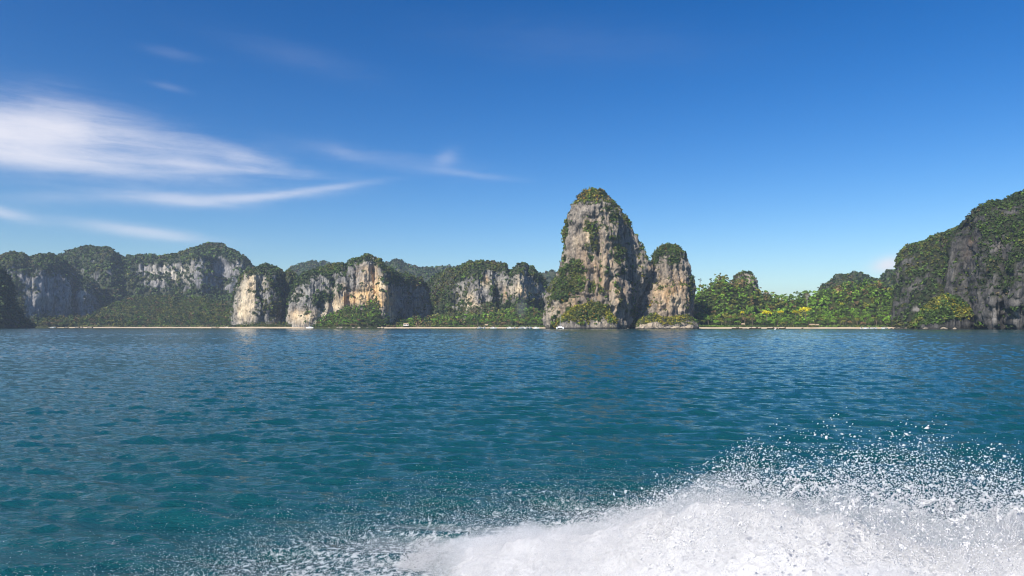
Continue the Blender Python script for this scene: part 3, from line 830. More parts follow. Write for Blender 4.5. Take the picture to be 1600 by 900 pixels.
# ------------------------------------------------------------------ wooded ground and beaches
GROUND = {}


def woodland(key, sky, D, setback, prof, label, nu, nv, seed, back=140, mat=None):
    P = ridge(sky, D, setback, prof, back, nu, nv, wob=(3, 60), seed=seed, front=0.8)
    N = grid_normals(P, False)
    P = P + N * (1.2 * fbm(P.reshape(-1, 3) / 18, 3, seed)).reshape(nu, nv, 1)
    me = mesh('hillside', P.reshape(-1, 3), grid_faces(nu, nv, False), mat or M_SOIL, True)
    tag(obj('hillside', me), label, 'hillside', kind='structure')
    GROUND[key] = P[:, :int(nv * 0.8) + 2]


# skylines here lie about a tree's height below the canopy seen in the photo
S = [(1070, 512), (1080, 470), (1090, 455), (1105, 452), (1120, 441), (1132, 438), (1145, 444), (1155, 441), (1175, 440), (1180, 455), (1190, 462), (1215, 468), (1235, 468), (1262, 464), (1290, 458), (1310, 452), (1330, 448), (1360, 446), (1380, 452), (1398, 458), (1415, 470), (1430, 490), (1450, 512)]
woodland('right', S, [(1070, 1090), (1250, 1160), (1450, 1010)], [(1070, 110), (1250, 165), (1400, 100), (1450, 50)], [(0, 0), (0.1, 0.13), (0.3, 0.22), (0.5, 0.40), (0.75, 0.76), (1, 1)], 'forest slope behind the beach beside the rock towers', 150, 60, 31)
S = [(70, 513), (95, 503), (130, 497), (170, 482), (200, 470), (250, 466), (300, 468), (340, 474), (370, 484), (385, 500), (395, 512)]
woodland('left', S, [(70, 1640), (250, 1720), (395, 1480)], [(70, 40), (170, 150), (250, 230), (395, 90)], SLOPE, 'long forest slope between the left beach and the far cliff wall', 120, 50, 32)
S = [(366, 512), (374, 508), (390, 506), (408, 505.5), (425, 506), (440, 506.5), (452, 509), (462, 512)]
woodland('foot', S, [(366, 1300), (400, 1270), (462, 1240)], 16, SLOPE, 'strip of scrubby ground under the pale yellowish cliff', 50, 24, 38, back=10)
S = [(52, 512), (60, 507), (75, 503), (95, 501), (125, 500), (150, 500), (175, 500), (200, 502), (215, 508), (222, 512)]
woodland('belt', S, [(52, 1470), (130, 1500), (222, 1520)], 40, SLOPE, 'low wooded ground under the shaded grey cliff at the left', 60, 24, 39, back=60)
S = [(590, 513), (605, 507), (640, 503), (680, 500), (720, 499), (760, 495), (790, 488), (830, 486), (855, 490), (880, 500), (890, 513)]
woodland('mid', S, 1230, [(590, 20), (640, 60), (800, 90), (890, 60)], SLOPE, 'low wooded flat behind the middle beach', 110, 40, 33)
S = [(486, 512), (497, 504), (510, 497), (525, 490), (545, 484), (565, 479), (580, 474), (588, 472), (595, 478), (602, 488), (607, 500), (612, 512)]
woodland('mound', S, 1205, [(486, 20), (560, 50), (612, 20)], [(0, 0), (0.15, 0.2), (0.5, 0.5), (0.8, 0.85), (1, 1)], 'pointed green mound below the orange cliff', 80, 40, 34, back=40)
S = [(1420, 515), (1428, 503), (1436, 492), (1446, 480), (1458, 470), (1470, 463), (1482, 461), (1496, 464), (1508, 472), (1517, 484), (1524, 500), (1528, 516)]
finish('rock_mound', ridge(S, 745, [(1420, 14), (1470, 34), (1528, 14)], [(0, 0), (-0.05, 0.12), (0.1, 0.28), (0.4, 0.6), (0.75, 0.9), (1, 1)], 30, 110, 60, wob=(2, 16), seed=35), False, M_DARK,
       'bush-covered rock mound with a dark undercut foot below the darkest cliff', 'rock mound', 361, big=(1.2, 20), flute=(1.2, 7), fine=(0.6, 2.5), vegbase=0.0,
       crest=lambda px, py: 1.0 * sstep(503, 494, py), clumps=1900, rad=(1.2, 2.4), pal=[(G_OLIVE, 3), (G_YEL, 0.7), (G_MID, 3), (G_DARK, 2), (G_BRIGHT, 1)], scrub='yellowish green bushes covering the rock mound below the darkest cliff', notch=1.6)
# bushy ledges at the foot of the towers
S = [(868, 514), (874, 504), (880, 494), (890, 484), (900, 479), (912, 476), (925, 471), (935, 471), (945, 480), (955, 490), (963, 503), (968, 514)]
finish('rock_mound', ridge(S, [(868, 872), (930, 885), (968, 890)], 18, [(0, 0), (0.0, 0.10), (0.25, 0.3), (0.6, 0.65), (0.85, 0.9), (1, 1)], 12, 110, 50, wob=(2, 12), seed=36), False, M_TOWER,
       'bushy rock ledge at the foot of the tallest rock tower', 'rock mound', 371, big=(1.2, 16), flute=(1.4, 6), fine=(0.7, 2.2), vegbase=-0.1, crest=lambda px, py: 0.85 * sstep(507, 496, py),
       veg=[(945, 500, 10, 10, -0.6)], pale=[(950, 505, 20, 8, 0.5)], clumps=1300, rad=(1.0, 2.1), pal=[(G_BRIGHT, 3), (G_YEL, 2.4), (G_OLIVE, 2), (G_MID, 2), (G_ORANGE, 0.8), (G_BROWN, 0.8)], scrub='bright yellow-green bushes at the foot of the tallest rock tower', notch=1.2)
S = [(990, 514), (995, 505), (1002, 497), (1012, 494), (1022, 489), (1032, 495), (1045, 497), (1060, 494), (1072, 492), (1083, 497), (1090, 505), (1094, 514)]
finish('rock_mound', ridge(S, [(990, 915), (1040, 915), (1094, 930)], 16, [(0, 0), (0.0, 0.2), (0.2, 0.5), (0.6, 0.75), (0.85, 0.92), (1, 1)], 30, 110, 46, wob=(2, 10), seed=37), False, M_TOWER,
       'rocky shelf with yellow bushes at the foot of the smaller rock tower', 'rock mound', 381, big=(1.0, 14), flute=(1.2, 6), fine=(0.8, 2.2), vegbase=-0.2, crest=lambda px, py: 1.0 * sstep(504, 498, py),
       pale=[(1010, 507, 30, 8, 0.6), (1070, 506, 16, 6, 0.3)], clumps=650, rad=(0.9, 1.9), pal=[(G_YEL, 2.2), (G_OLIVE, 2), (G_BRIGHT, 2), (G_MID, 2), (G_ORANGE, 0.7)], scrub='yellow and green bushes on the rocky shelf below the smaller tower', notch=1.0)


def beach(name, pts, width, top, label, seed):
    """Sand strip along a waterline given as (px, distance)."""
    u = np.linspace(pts[0][0], pts[-1][0], 120)
    d = np.interp(u, [p[0] for p in pts], [p[1] for p in pts])
    s = np.linspace(0, 1, 9)
    P = np.zeros((len(u), len(s), 3))
    for i in range(len(u)):
        y = d[i] + width * s + 1.5 * math.sin(u[i] * 0.13 + seed)
        P[i, :, 1] = y
        P[i, :, 0] = (u[i] - CX) / F * y
        P[i, :, 2] = -0.5 + (top + 0.5) * (1 - (1 - s) ** 1.6)
    P[..., 2] += 0.35 * fbm(P.reshape(-1, 3) / np.array([16, 9, 9]), 3, seed).reshape(len(u), len(s))
    me = mesh(name, P.reshape(-1, 3), grid_faces(len(u), len(s), False), M_SAND, True)
    tag(obj(name, me), label, 'beach', kind='structure')


beach('beach', [(1082, 935), (1120, 955), (1250, 965), (1380, 930), (1432, 915)], 36, 2.2, 'long pale sand beach beside the rock towers', 1)
beach('beach', [(76, 1440), (120, 1430), (290, 1390), (340, 1310), (380, 1225), (430, 1200), (489, 1165)], 50, 2.1, 'long thin sand beach below the left cliffs', 2)
beach('beach', [(600, 1130), (640, 1140), (760, 1130), (850, 1090), (878, 1060)], 34, 2.0, 'pale sand beach between the green mound and the rock tower', 3)


# ------------------------------------------------------------------ trees
def tube(pts, radii, sides=6):
    V, Fc = [], []
    for k, (p, r) in enumerate(zip(pts, radii)):
        for a in range(sides):
            an = 2 * math.pi * a / sides
            V.append((p[0] + r * math.cos(an), p[1] + r * math.sin(an), p[2]))
        if k:
            for a in range(sides):
                b0, b1 = (k - 1) * sides, k * sides
                Fc.append((b0 + a, b0 + (a + 1) % sides, b1 + (a + 1) % sides, b1 + a))
    return V, Fc


def tubes(name, parts, mat):
    V, Fc = [], []
    for pts, radii in parts:
        v, f = tube(pts, radii)
        o = len(V)
        V += v
        Fc += [tuple(i + o for i in q) for q in f]
    return mesh(name, np.array(V), np.array(Fc), mat, True)


def make_tree_meshes(seed, spread=1.0, tall=1.0, lobes=9, bare=False, mat_bark=None):
    rng = np.random.default_rng(seed)
    cz, cr, ch = 8.6 * tall, 4.6 * spread, 3.4 * tall
    cen = []
    for k in range(lobes):
        a = 2.4 * k + rng.uniform(-0.4, 0.4)
        rr = math.sqrt((k + 0.4) / lobes) * 0.72
        cen.append((cr * rr * math.cos(a), cr * rr * math.sin(a), cz + ch * (0.62 * (1 - rr ** 2 * 1.5) + rng.uniform(-0.22, 0.22))))
    cen = np.array(cen)
    parts = [([(0, 0, -1.0), (0.1, 0.05, 2.5), (rng.uniform(-.3, .3), rng.uniform(-.3, .3), 5.2 * tall), (0, 0, cz)], [0.42, 0.30, 0.24, 0.12])]
    for c in cen[: 6 if not bare else lobes]:
        b0 = (0, 0, 4.6 * tall + rng.uniform(-0.4, 1.2))
        parts.append(([b0, tuple((np.array(b0) + c) / 2 + [0, 0, -0.25]), tuple(c)], [0.16, 0.11, 0.05]))
    trunk = tubes('trunk', parts, mat_bark or M_BARK)
    rad = rng.uniform(1.25, 1.95, lobes) * spread
    reps = 2
    C = np.concatenate([cen + rng.normal(size=cen.shape) * 0.35 for _ in range(reps)])
    rad2 = np.concatenate([rad] * reps)
    N = C - np.array([0, 0, cz - 1.5])
    N /= np.linalg.norm(N, axis=1, keepdims=True)
    N[:, 2] = np.abs(N[:, 2]) + 0.3
    N /= np.linalg.norm(N, axis=1, keepdims=True)
    V, K = leaf_quads(C, N, rad2, rad2 * (0.36 if not bare else 0.16), rng, 0.8)
    crown = mesh('crown', V, np.arange(len(V)).reshape(-1, 4), M_LEAF)
    return trunk, crown


TREES = [make_tree_meshes(500 + k, sp, tl, lb) for k, (sp, tl, lb) in enumerate([(1.0, 1.0, 9), (1.25, 0.9, 12), (0.85, 1.1, 8), (1.1, 1.05, 10), (1.4, 0.8, 13)])]
BARE = make_tree_meshes(540, 1.15, 1.35, 13, True, M_BARKPALE)
LONE = make_tree_meshes(541, 0.8, 1.1, 5)


def place_tree(pos, variant, rz, scale, colour, label, group, cat='tree', name='tree'):
    t = empty(name, pos, rz, scale)
    tag(t, label, cat, group)
    tr, cr = variant
    obj('trunk', tr, t)
    c = obj('crown', cr, t)
    c.color = (*colour, 1)
    return t


def ground_points(key, n, seed, vmax=1.0, vmin=0.0, spacing=5.0):
    """Random points on a hillside, kept apart by spacing metres; sorted nearest first."""
    P = GROUND[key]
    rng = np.random.default_rng(seed)
    nu, nv, _ = P.shape
    out = []
    cell = {}
    tries = 0
    while len(out) < n and tries < n * 30:
        tries += 1
        u, v = rng.uniform(0, nu - 1.001), rng.uniform(vmin, vmax) * (nv - 1.001)
        i, j = int(u), int(v)
        fu, fv = u - i, v - j
        p = (P[i, j] * (1 - fu) + P[i + 1, j] * fu) * (1 - fv) + (P[i, j + 1] * (1 - fu) + P[i + 1, j + 1] * fu) * fv
        if p[2] < 1.2:
            continue
        k = (int(p[0] // spacing), int(p[1] // spacing))
        if any(math.dist(p[:2], q[:2]) < spacing for a in (-1, 0, 1) for b in (-1, 0, 1) for q in cell.get((k[0] + a, k[1] + b), ())):
            continue
        cell.setdefault(k, []).append(p)
        out.append(p)
    out.sort(key=lambda q: q[1])
    return out


KINDS = {
    'dark': ((0.050, 0.085, 0.018), 'dark green'), 'mid': ((0.095, 0.160, 0.024), 'mid green'), 'bright': ((0.135, 0.250, 0.026), 'bright green'),
    'olive': ((0.165, 0.175, 0.030), 'olive green'), 'brown': ((0.190, 0.135, 0.060), 'brownish half-dry'), 'lime': ((0.25, 0.27, 0.026), 'lime green'),
}


ZONES = {
    'right': ((1140, 'next to the smaller rock tower behind the beach'), (1190, 'above the sand left of the row of yellow trees'), (1270, 'around the row of yellow flowering trees'),
              (1345, 'above the thatched open huts on the sand'), (1500, 'above the white boats near the rock mound')),
    'mid': ((680, 'near the white house by the green mound'), (760, 'behind the empty middle stretch of sand'), (900, 'behind the white boats beside the rock tower')),
    'left': ((200, 'behind the thin beach beside the shaded grey cliff'), (300, 'behind the middle of the thin left beach'), (420, 'behind the thin beach beside the pale yellowish cliff')),
}


def forest(key, where, n_single, n_mass, seed, spacing, scale, weights, label_mass, vmax_single=0.7):
    rng = np.random.default_rng(seed)
    names = list(weights)
    cw = np.cumsum([weights[k] for k in names]) / sum(weights.values())
    pts = ground_points(key, n_single + n_mass, seed, spacing=spacing)
    # the ones nearest the water stand alone, the rest of the wood reads as one mass
    C, N, rad, col = [], [], [], []
    for i, p in enumerate(pts):
        u = 0.5 + 0.6 * float(fbm(np.array([[p[0] * 0.02, p[1] * 0.02, seed]]), 2, seed)[0]) + rng.normal(0, 0.22)
        kn = names[min(len(names) - 1, int(np.searchsorted(cw, u - math.floor(u))))]
        c0, word = KINDS[kn]
        c = np.array(c0) * rng.uniform(0.7, 1.3) * {'left': 0.62, 'belt': 0.66, 'foot': 0.7}.get(key, 1.0)      # leaf colours darkened for the woods to the left
        s = scale * rng.uniform(0.75, 1.25)
        if i < n_single:
            ppx = CX + F * p[0] / p[1]
            zone = next((w for lim, w in ZONES.get(key, ()) if ppx < lim), where)
            row = 'front-row' if i < n_single * 0.45 else 'second-row'
            place_tree(tuple(p + [0, 0, -0.5]), TREES[int(rng.integers(5))], rng.uniform(0, 6.28), s, c,
                       f'{row} {word} tree {zone}', f'{row} {word} trees {zone}')
        else:
            for k in range(5):
                q = p + np.array([rng.normal(0, 2.2), rng.normal(0, 2.2), 6.0 + rng.normal(0, 2.4)]) * s
                C.append(q)
                N.append((rng.normal(0, .3), -0.35, 1))
                rad.append(2.3 * s * rng.uniform(0.7, 1.2))
                col.append(c * rng.uniform(0.8, 1.2))
    if C:
        N = np.array(N)
        N /= np.linalg.norm(N, axis=1, keepdims=True)
        clump_mesh('forest', np.array(C), N, np.array(rad), np.array(col), label_mass, 'forest', seed)


forest('right', 'in the forest behind the beach beside the rock towers', 132, 640, 61, 5.4, 0.86, {'dark': 1.6, 'mid': 3.2, 'bright': 4.2, 'olive': 2.2, 'brown': 1.0, 'lime': 0.15},
       'mixed green and olive canopy higher up the slope behind the beach beside the rock towers')
forest('left', 'behind the long thin beach below the left cliffs', 45, 1300, 62, 6.5, 0.80, {'dark': 4, 'olive': 2.5, 'mid': 2.5, 'brown': 1.4, 'bright': 0.5}, 'dark green canopy on the long slope below the far cliff wall')
forest('mid', 'behind the beach between the green mound and the rock tower', 64, 340, 63, 5.0, 0.76, {'mid': 3, 'bright': 2, 'olive': 2, 'brown': 1.6, 'dark': 1.4}, 'mixed canopy on the wooded flat below the grey cliff')
forest('belt', 'under the shaded grey cliff at the left', 12, 180, 66, 5.5, 0.95, {'dark': 3, 'olive': 2.5, 'mid': 2, 'brown': 1.5}, 'belt of dull green trees under the shaded grey cliff at the left')
forest('foot', 'under the pale yellowish cliff on the left beach', 9, 60, 65, 3.2, 0.42, {'dark': 2, 'olive': 2, 'brown': 2, 'mid': 2}, 'low scrubby trees along the foot of the pale yellowish cliff')
forest('mound', 'on the pointed mound below the orange cliff', 26, 190, 64, 4.0, 0.62, {'mid': 3.4, 'dark': 2, 'bright': 2, 'olive': 1.5, 'brown': 0.6}, 'green trees covering the pointed mound below the orange cliff')


def undergrowth(pts, off, n, h, pal, label, seed):
    """Low bushes along the top of a beach given as (px, distance)."""
    rng = np.random.default_rng(seed)
    px = rng.uniform(pts[0][0], pts[-1][0], n)
    d = np.interp(px, [p[0] for p in pts], [p[1] for p in pts]) + off + rng.uniform(0, 9, n)
    r = rng.uniform(0.8, 1.5, n) * h
    C = np.stack([(px - CX) / F * d, d, 2.3 + r * rng.uniform(0.2, 1.1, n)], -1)
    N = np.tile(np.array([[0, -0.7, 0.72]]), (n, 1))
    clump_mesh('scrub', C, N, r, pick(pal, C, seed), label, seed=seed)


undergrowth([(1086, 935), (1120, 955), (1250, 965), (1380, 930), (1432, 915)], 31, 1500, 1.15, [(G_BRIGHT, 4), (G_MID, 4), (G_OLIVE, 1.5), (G_DARK, 1)], 'bright green bushes lining the sand beside the rock towers', 91)
undergrowth([(604, 1130), (640, 1140), (760, 1130), (850, 1090), (872, 1062)], 29, 900, 1.2, [(G_MID, 4), (G_OLIVE, 2), (G_BROWN, 1.5), (G_BRIGHT, 2)], 'mixed bushes lining the sand between the green mound and the rock tower', 92)
undergrowth([(80, 1440), (120, 1430), (290, 1390), (340, 1310), (380, 1225)], 44, 1100, 1.5, [(G_DARK, 3), (G_OLIVE, 2), (G_MID, 2), (G_BROWN, 1)], 'dull green bushes lining the long thin beach below the left cliffs', 93)


def on_ground(key, px, frac):
    P = GROUND[key]
    cols = CX + F * P[:, 0, 0] / P[:, 0, 1]
    i = int(np.argmin(np.abs(cols - px)))
    return P[i, int(frac * (P.shape[1] - 1))]


YELLOW = (0.62, 0.56, 0.015)
for px, py, s, lab in [(1160, 492, 0.7, 'small bright yellow flowering tree standing alone, nearest to the rock towers'),
                       (1198, 493, 1.15, 'bright yellow flowering tree, second in the row from the rock towers'),
                       (1219, 491, 0.8, 'bright yellow flowering tree, third in the row from the rock towers'),
                       (1243, 491, 0.85, 'thin yellow flowering tree beside the widest yellow crown'),
                       (1259, 489, 1.3, 'widest bright yellow flowering tree at the end of the row')]:
    d = 985.0
    top = hgt(py - 7 * s, d)
    place_tree(((px - CX) / F * d, d, top - 11.2 * s), TREES[1 if s > 0.7 else 0], px * 0.7, s, np.array(YELLOW) * (0.6 if 'thin' in lab else 1), lab, 'yellow flowering trees in the beach forest', name='flowering_tree')
d = 1010.0
place_tree(((1261 - CX) / F * d, d, hgt(462, d) - 12.5), BARE, 0.3, 1.0, (0.24, 0.17, 0.14), 'pinkish bare-branched tree with a pale trunk above the widest yellow crown', None, name='bare_tree')
d = 1040.0
place_tree(((1094 - CX) / F * d, d, hgt(436, d) - 9.5), LONE, 0.3, 0.78, (0.02, 0.03, 0.015), 'dark lone tree standing on the skyline beside the smaller rock tower', None)


# ------------------------------------------------------------------ boats
def loft(sections, name, mat, cap=True):
    """Hull from cross sections: each a list of points with the same count."""
    S_ = np.array(sections, float)
    n, k, _ = S_.shape
    Fq = grid_faces(n, k, False)
    V = S_.reshape(-1, 3)
    me = mesh(name, V, [Fq] + ([np.array([[0, i, i + 1] for i in range(1, k - 1)] + [[(n - 1) * k, (n - 1) * k + i + 1, (n - 1) * k + i] for i in range(1, k - 1)])] if cap else []), mat, False)
    return me


def box(name, x0, x1, y0, y1, z0, z1, mat, taper=0.0):
    tx, ty = (x1 - x0) * taper / 2, (y1 - y0) * taper / 2
    V = np.array([(x0, y0, z0), (x1, y0, z0), (x1, y1, z0), (x0, y1, z0), (x0 + tx, y0 + ty, z1), (x1 - tx, y0 + ty, z1), (x1 - tx, y1 - ty, z1), (x0 + tx, y1 - ty, z1)])
    q = np.array([(3, 2, 1, 0), (4, 5, 6, 7), (0, 1, 5, 4), (1, 2, 6, 5), (2, 3, 7, 6), (3, 0, 4, 7)])
    return mesh(name, V, q, mat)


def boat_hull(name, L, B, D, mat, sheer=0.3, bow=1.0, stern=0.75, n=15, upbow=0.0):
    secs = []
    for i in range(n):
        t = i / (n - 1)
        x = -L / 2 + L * t
        w = B / 2 * (stern + (1 - stern) * min(1, t * 2.5)) * (1 - max(0, (t - 0.45) / 0.55) ** 2.2 * 0.97)
        zt = D * 0.62 + sheer * (2 * t - 0.9) ** 2 + upbow * max(0, (t - 0.7) / 0.3) ** 2
        zb = -D * 0.38 + D * 0.5 * max(0, (t - 0.75) / 0.25) ** 2
        secs.append([(x, -w, zt), (x, -w * 0.86, zb + (zt - zb) * 0.35), (x, -w * 0.25, zb), (x, w * 0.25, zb), (x, w * 0.86, zb + (zt - zb) * 0.35), (x, w, zt), (x, w * 0.84, zt + 0.03), (x, w * 0.8, zt - 0.25), (x, -w * 0.8, zt - 0.25), (x, -w * 0.84, zt + 0.03)])
    return loft(secs, name, mat)


LT_HULL = boat_hull('hull', 10.5, 1.8, 1.1, M_WOODDARK, 0.35, upbow=1.5)
LT_ROOF = box('canopy', -3.0, 1.6, -0.85, 0.85, 2.05, 2.2, M_CANVAS, 0.1)
LT_POSTS = [tubes('post', [([(x, y, 0.5), (x, y, 2.06)], [0.04, 0.04])], M_WOODDARK) for x in (-2.8, 1.4) for y in (-0.75, 0.75)]
SB_HULL = boat_hull('hull', 9.5, 2.8, 1.5, M_WHITE, 0.15, upbow=0.35)
SB_CAB = box('console', -1.2, 1.2, -0.9, 0.9, 0.8, 1.7, M_WHITE, 0.2)
SB_GLASS = box('windscreen', 0.5, 1.25, -0.85, 0.85, 1.702, 2.2, M_GLASS, 0.25)
SB_TOP = box('canopy', -2.6, 1.0, -1.15, 1.15, 2.5, 2.62, M_WHITE, 0.08)
SB_POSTS = [tubes('post', [([(x, y, 0.8), (x, y, 2.51)], [0.04, 0.04])], M_METAL) for x in (-2.4, 0.8) for y in (-1.0, 1.0)]
SB_MOTOR = box('outboard_motor', -5.4, -4.75, -0.35, 0.35, -0.2, 1.3, M_GLASS, 0.25)


def longtail(px, d, rz, label, group):
    t = empty('longtail_boat', ((px - CX) / F * d, d, 0.12), rz)
    tag(t, label, 'boat', group)
    obj('hull', LT_HULL, t)
    obj('canopy', LT_ROOF, t)
    for p in LT_POSTS:
        obj('post', p, t)


def speedboat(px, d, rz, label, group, scale=1.0):
    t = empty('speedboat', ((px - CX) / F * d, d, 0.1), rz, scale)
    tag(t, label, 'boat', group)
    for nm, me in (('hull', SB_HULL), ('console', SB_CAB), ('windscreen', SB_GLASS), ('canopy', SB_TOP), ('outboard_motor', SB_MOTOR)):
        obj(nm, me, t)
    for p in SB_POSTS:
        obj('post', p, t)


g1 = 'longtail boats along the beach beside the rock towers'
for k, px in enumerate([1149, 1155, 1173, 1179, 1184, 1188, 1204, 1209, 1214.5, 1222.5, 1254]):
    longtail(px, 938 + (k * 7) % 5, R(90 + 35 * math.sin(k * 2.3)) if k % 3 else R(20), 'dark wooden longtail boat at the waterline of the beach beside the rock towers', g1)
g2 = 'white boats at the far end of the beach by the rock mound'
for k, px in enumerate([1346, 1352, 1358, 1363, 1368, 1380, 1384]):
    speedboat(px, 915 - (k * 5) % 9, R(60 + 50 * math.sin(k * 1.7)), 'white speedboat moored at the end of the beach nearest the rock mound', g2, 0.85)
g3 = 'white boats along the beach between the green mound and the rock tower'
for k, px in enumerate([750, 757, 771, 797, 804, 814, 819, 824, 829, 838]):
    speedboat(px, 1062 + (k * 5) % 11, R(30 + 60 * math.sin(k * 1.9)), 'white speedboat on the waterline between the green mound and the rock tower', g3)
g4 = 'boats along the thin beach below the left cliffs'
for k, px in enumerate([335, 341, 346, 352, 357, 363, 86, 104, 121, 127, 141]):
    longtail(px, (1330 if px > 200 else 1415) - (k * 5) % 9, R(40 + 60 * math.sin(k * 1.9)), 'dark longtail boat on the thin beach below the left cliffs', g4)
speedboat(83, 1395, R(15), 'white speedboat at the end of the thin beach by the dark headland', None)
speedboat(356, 1300, R(10), 'white speedboat among the dark longtails on the left thin beach', None)

# sailing yacht below the orange cliff
d = 1180.0
t = empty('sailing_yacht', ((484 - CX) / F * d, d, 0.15), R(168))
tag(t, 'white sailing yacht with a bare mast moored below the orange cliff', 'yacht')
obj('hull', boat_hull('hull', 13.5, 3.8, 2.2, M_WHITE, 0.2, upbow=0.3), t)
obj('cabin', box('cabin', -2.5, 2.8, -1.2, 1.2, 1.15, 2.1, M_WHITE, 0.22), t)
obj('mast', tubes('mast', [([(0.8, 0, 1.2), (0.8, 0, 18.0)], [0.2, 0.14])], M_METAL), t)
obj('boom', box('boom', -4.6, 0.75, -0.14, 0.14, 2.9, 3.25, M_CANVASBLUE, 0.1), t)
# catamaran in front of the tall rock tower
d = 838.0
t = empty('catamaran', ((875.3 - CX) / F * d, d, 0.25), R(84))
tag(t, 'white catamaran with a bare mast anchored at the foot of the tallest rock tower', 'catamaran')
for y in (-3.6, 3.6):
    h = obj('hull', boat_hull('hull', 12.5, 1.9, 2.6, M_WHITE, 0.15, upbow=0.2), t)
    h.location = (0, y, 0.25)
obj('deck', box('deck', -4.5, 2.2, -2.85, 2.85, 1.0, 1.45, M_WHITE, 0.04), t)
cb = obj('cabin', box('cabin', -3.6, 1.6, -2.4, 2.4, 1.452, 2.9, M_WHITE, 0.18), t)
obj('window', box('window', -3.5, -3.42, -1.9, 1.9, 1.75, 2.4, M_GLASS), cb)
obj('mast', tubes('mast', [([(1.0, 0, 2.8), (1.0, 0, 16.5)], [0.18, 0.12])], M_METAL), t)
obj('boom', box('boom', -4.2, 0.9, -0.2, 0.2, 3.9, 4.35, M_CANVAS, 0.1), t)
# mooring buoy
bm_pts, bm_r = [(0, 0, -0.35), (0, 0, -0.2), (0, 0, 0.15), (0, 0, 0.55), (0, 0, 0.8), (0, 0, 0.9)], [0.1, 0.55, 0.75, 0.62, 0.3, 0.12]
t = empty('mooring_buoy', ((1211 - CX) / F * 680, 680, 0.1))
tag(t, 'round white mooring buoy floating off the beach beside the rock towers', 'buoy')
obj('float', tubes('float', [(bm_pts, bm_r)], M_WHITE), t)
obj('ring', tubes('ring', [([(0, 0, 0.9), (0, 0, 1.15)], [0.12, 0.1])], M_METAL), t)


# ------------------------------------------------------------------ houses and huts by the beaches
def gable(name, x, y, z0, z1, mat, over=0.5):
    x, y = x / 2 + over, y / 2 + over
    V = np.array([(-x, -y, z0), (x, -y, z0), (x, y, z0), (-x, y, z0), (-x * 0.8, 0, z1), (x * 0.8, 0, z1)])
    return mesh(name, V, [np.array([(0, 1, 5, 4), (2, 3, 4, 5), (3, 2, 1, 0)]), np.array([(1, 2, 5), (3, 0, 4)])], mat)


def house(px, d, z, w, dp, h, roof, wall, label, cat='house', storeys=1):
    t = empty('beach_house' if wall else 'beach_hut', ((px - CX) / F * d, d, z))
    tag(t, label, cat)
    if wall:
        wl = obj('wall', box('wall', -w / 2, w / 2, -dp / 2, dp / 2, 0, h * storeys, wall), t)
        for s in range(storeys):
            for k in range(3):
                cx = -w / 2 + w * (k + 0.5) / 3
                obj('window', box('window', cx - w * 0.09, cx + w * 0.09, -dp / 2 - 0.06, -dp / 2 + 0.05, s * h + 0.9, s * h + 2.2, M_GLASS), t)
    else:
        for x in (-w / 2, w / 2):
            for y in (-dp / 2, dp / 2):
                obj('post', tubes('post', [([(x, y, 0), (x, y, h)], [0.14, 0.14])], M_WOODDARK), t)
    obj('roof', gable('roof', w, dp, h * storeys + 0.01, h * storeys + 1.7, roof), t)


house(634.5, 1168, 4.0, 8.0, 5, 2.7, M_THATCH, M_PLASTER, 'white house with a thatched roof among trees behind the middle beach')
house(760, 1166, 2.8, 5, 4, 2.4, M_THATCH, M_PLASTER, 'small cream house half hidden by trees on the middle beach')
house(1269, 972, 2.2, 7, 4, 2.6, M_THATCH, None, 'thatched open hut on the sand below the beach forest', 'hut')
house(1277, 973, 2.2, 3.5, 3.5, 2.3, M_THATCH, None, 'smaller thatched open shelter beside the wider hut on the sand', 'hut')
house(1161, 962, 2.2, 3.6, 3.4, 3.4, M_THATCH, None, 'narrow thatched beach shelter nearest the rock towers', 'hut')
house(78, 1470, 2.2, 13, 6, 2.8, M_THATCH, None, 'long thatched hut at the end of the thin beach by the dark headland', 'hut')


# ------------------------------------------------------------------ boulders along the water
def boulder(px, d, size, label, group, seed, sq=0.7):
    rng = np.random.default_rng(seed)
    nu, nv = 22, 14
    th, ph = np.meshgrid(np.linspace(0, 2 * math.pi, nu, endpoint=False), np.linspace(-math.pi / 2 + 0.05, math.pi / 2 - 0.05, nv), indexing='ij')
    D3 = np.stack([np.cos(th) * np.cos(ph), np.sin(th) * np.cos(ph), np.sin(ph)], -1)
    r = 1 + 0.35 * fbm(D3.reshape(-1, 3) * 1.6 + seed, 3, seed).reshape(nu, nv)
    P = D3 * r[..., None] * size * np.array([1.25, 0.9, sq])
    Q = P.reshape(-1, 3)
    me = mesh('boulder', Q, grid_faces(nu, nv, True), M_TOWER, False)
    fattr(me, 'pale', np.full(len(Q), rng.uniform(0.2, 0.7)))
    fattr(me, 'wet', sstep(0.9, 0.2, Q[:, 2] + size * sq * 0.15))
    o = obj('boulder', me)
    o.location = ((px - CX) / F * d, d, size * sq * 0.25)
    tag(o, label, 'boulder', group)


gb = 'pale boulders at the foot of the rock towers'
for k, (px, s) in enumerate([(950, 2.6), (957, 2.0), (998, 3.2), (1006, 4.0), (1016, 3.4), (1029, 3.0), (1043, 3.6), (1056, 4.2), (1067, 3.6), (1077, 4.4), (981, 1.2), (968, 1.4)]):
    boulder(px, 893 + (k * 3) % 7, s, 'pale grey boulder at the waterline below the rock towers', gb, 700 + k)
gb = 'boulders at the foot of the bushy rock mound'
for k, (px, s) in enumerate([(1446, 2.2), (1474, 2.4), (1492, 1.8)]):
    boulder(px, 706, s, 'grey boulder at the waterline below the bushy rock mound', gb, 730 + k)
gb = 'low rocks along the waterline below the green mound'
for k, px in enumerate([514, 528, 533, 541, 552, 561, 574, 592, 598]):
    boulder(px, 1146 + (k * 3) % 6, 1.5 + 0.5 * (k % 3), 'dark low rock at the waterline below the pointed green mound', gb, 750 + k)
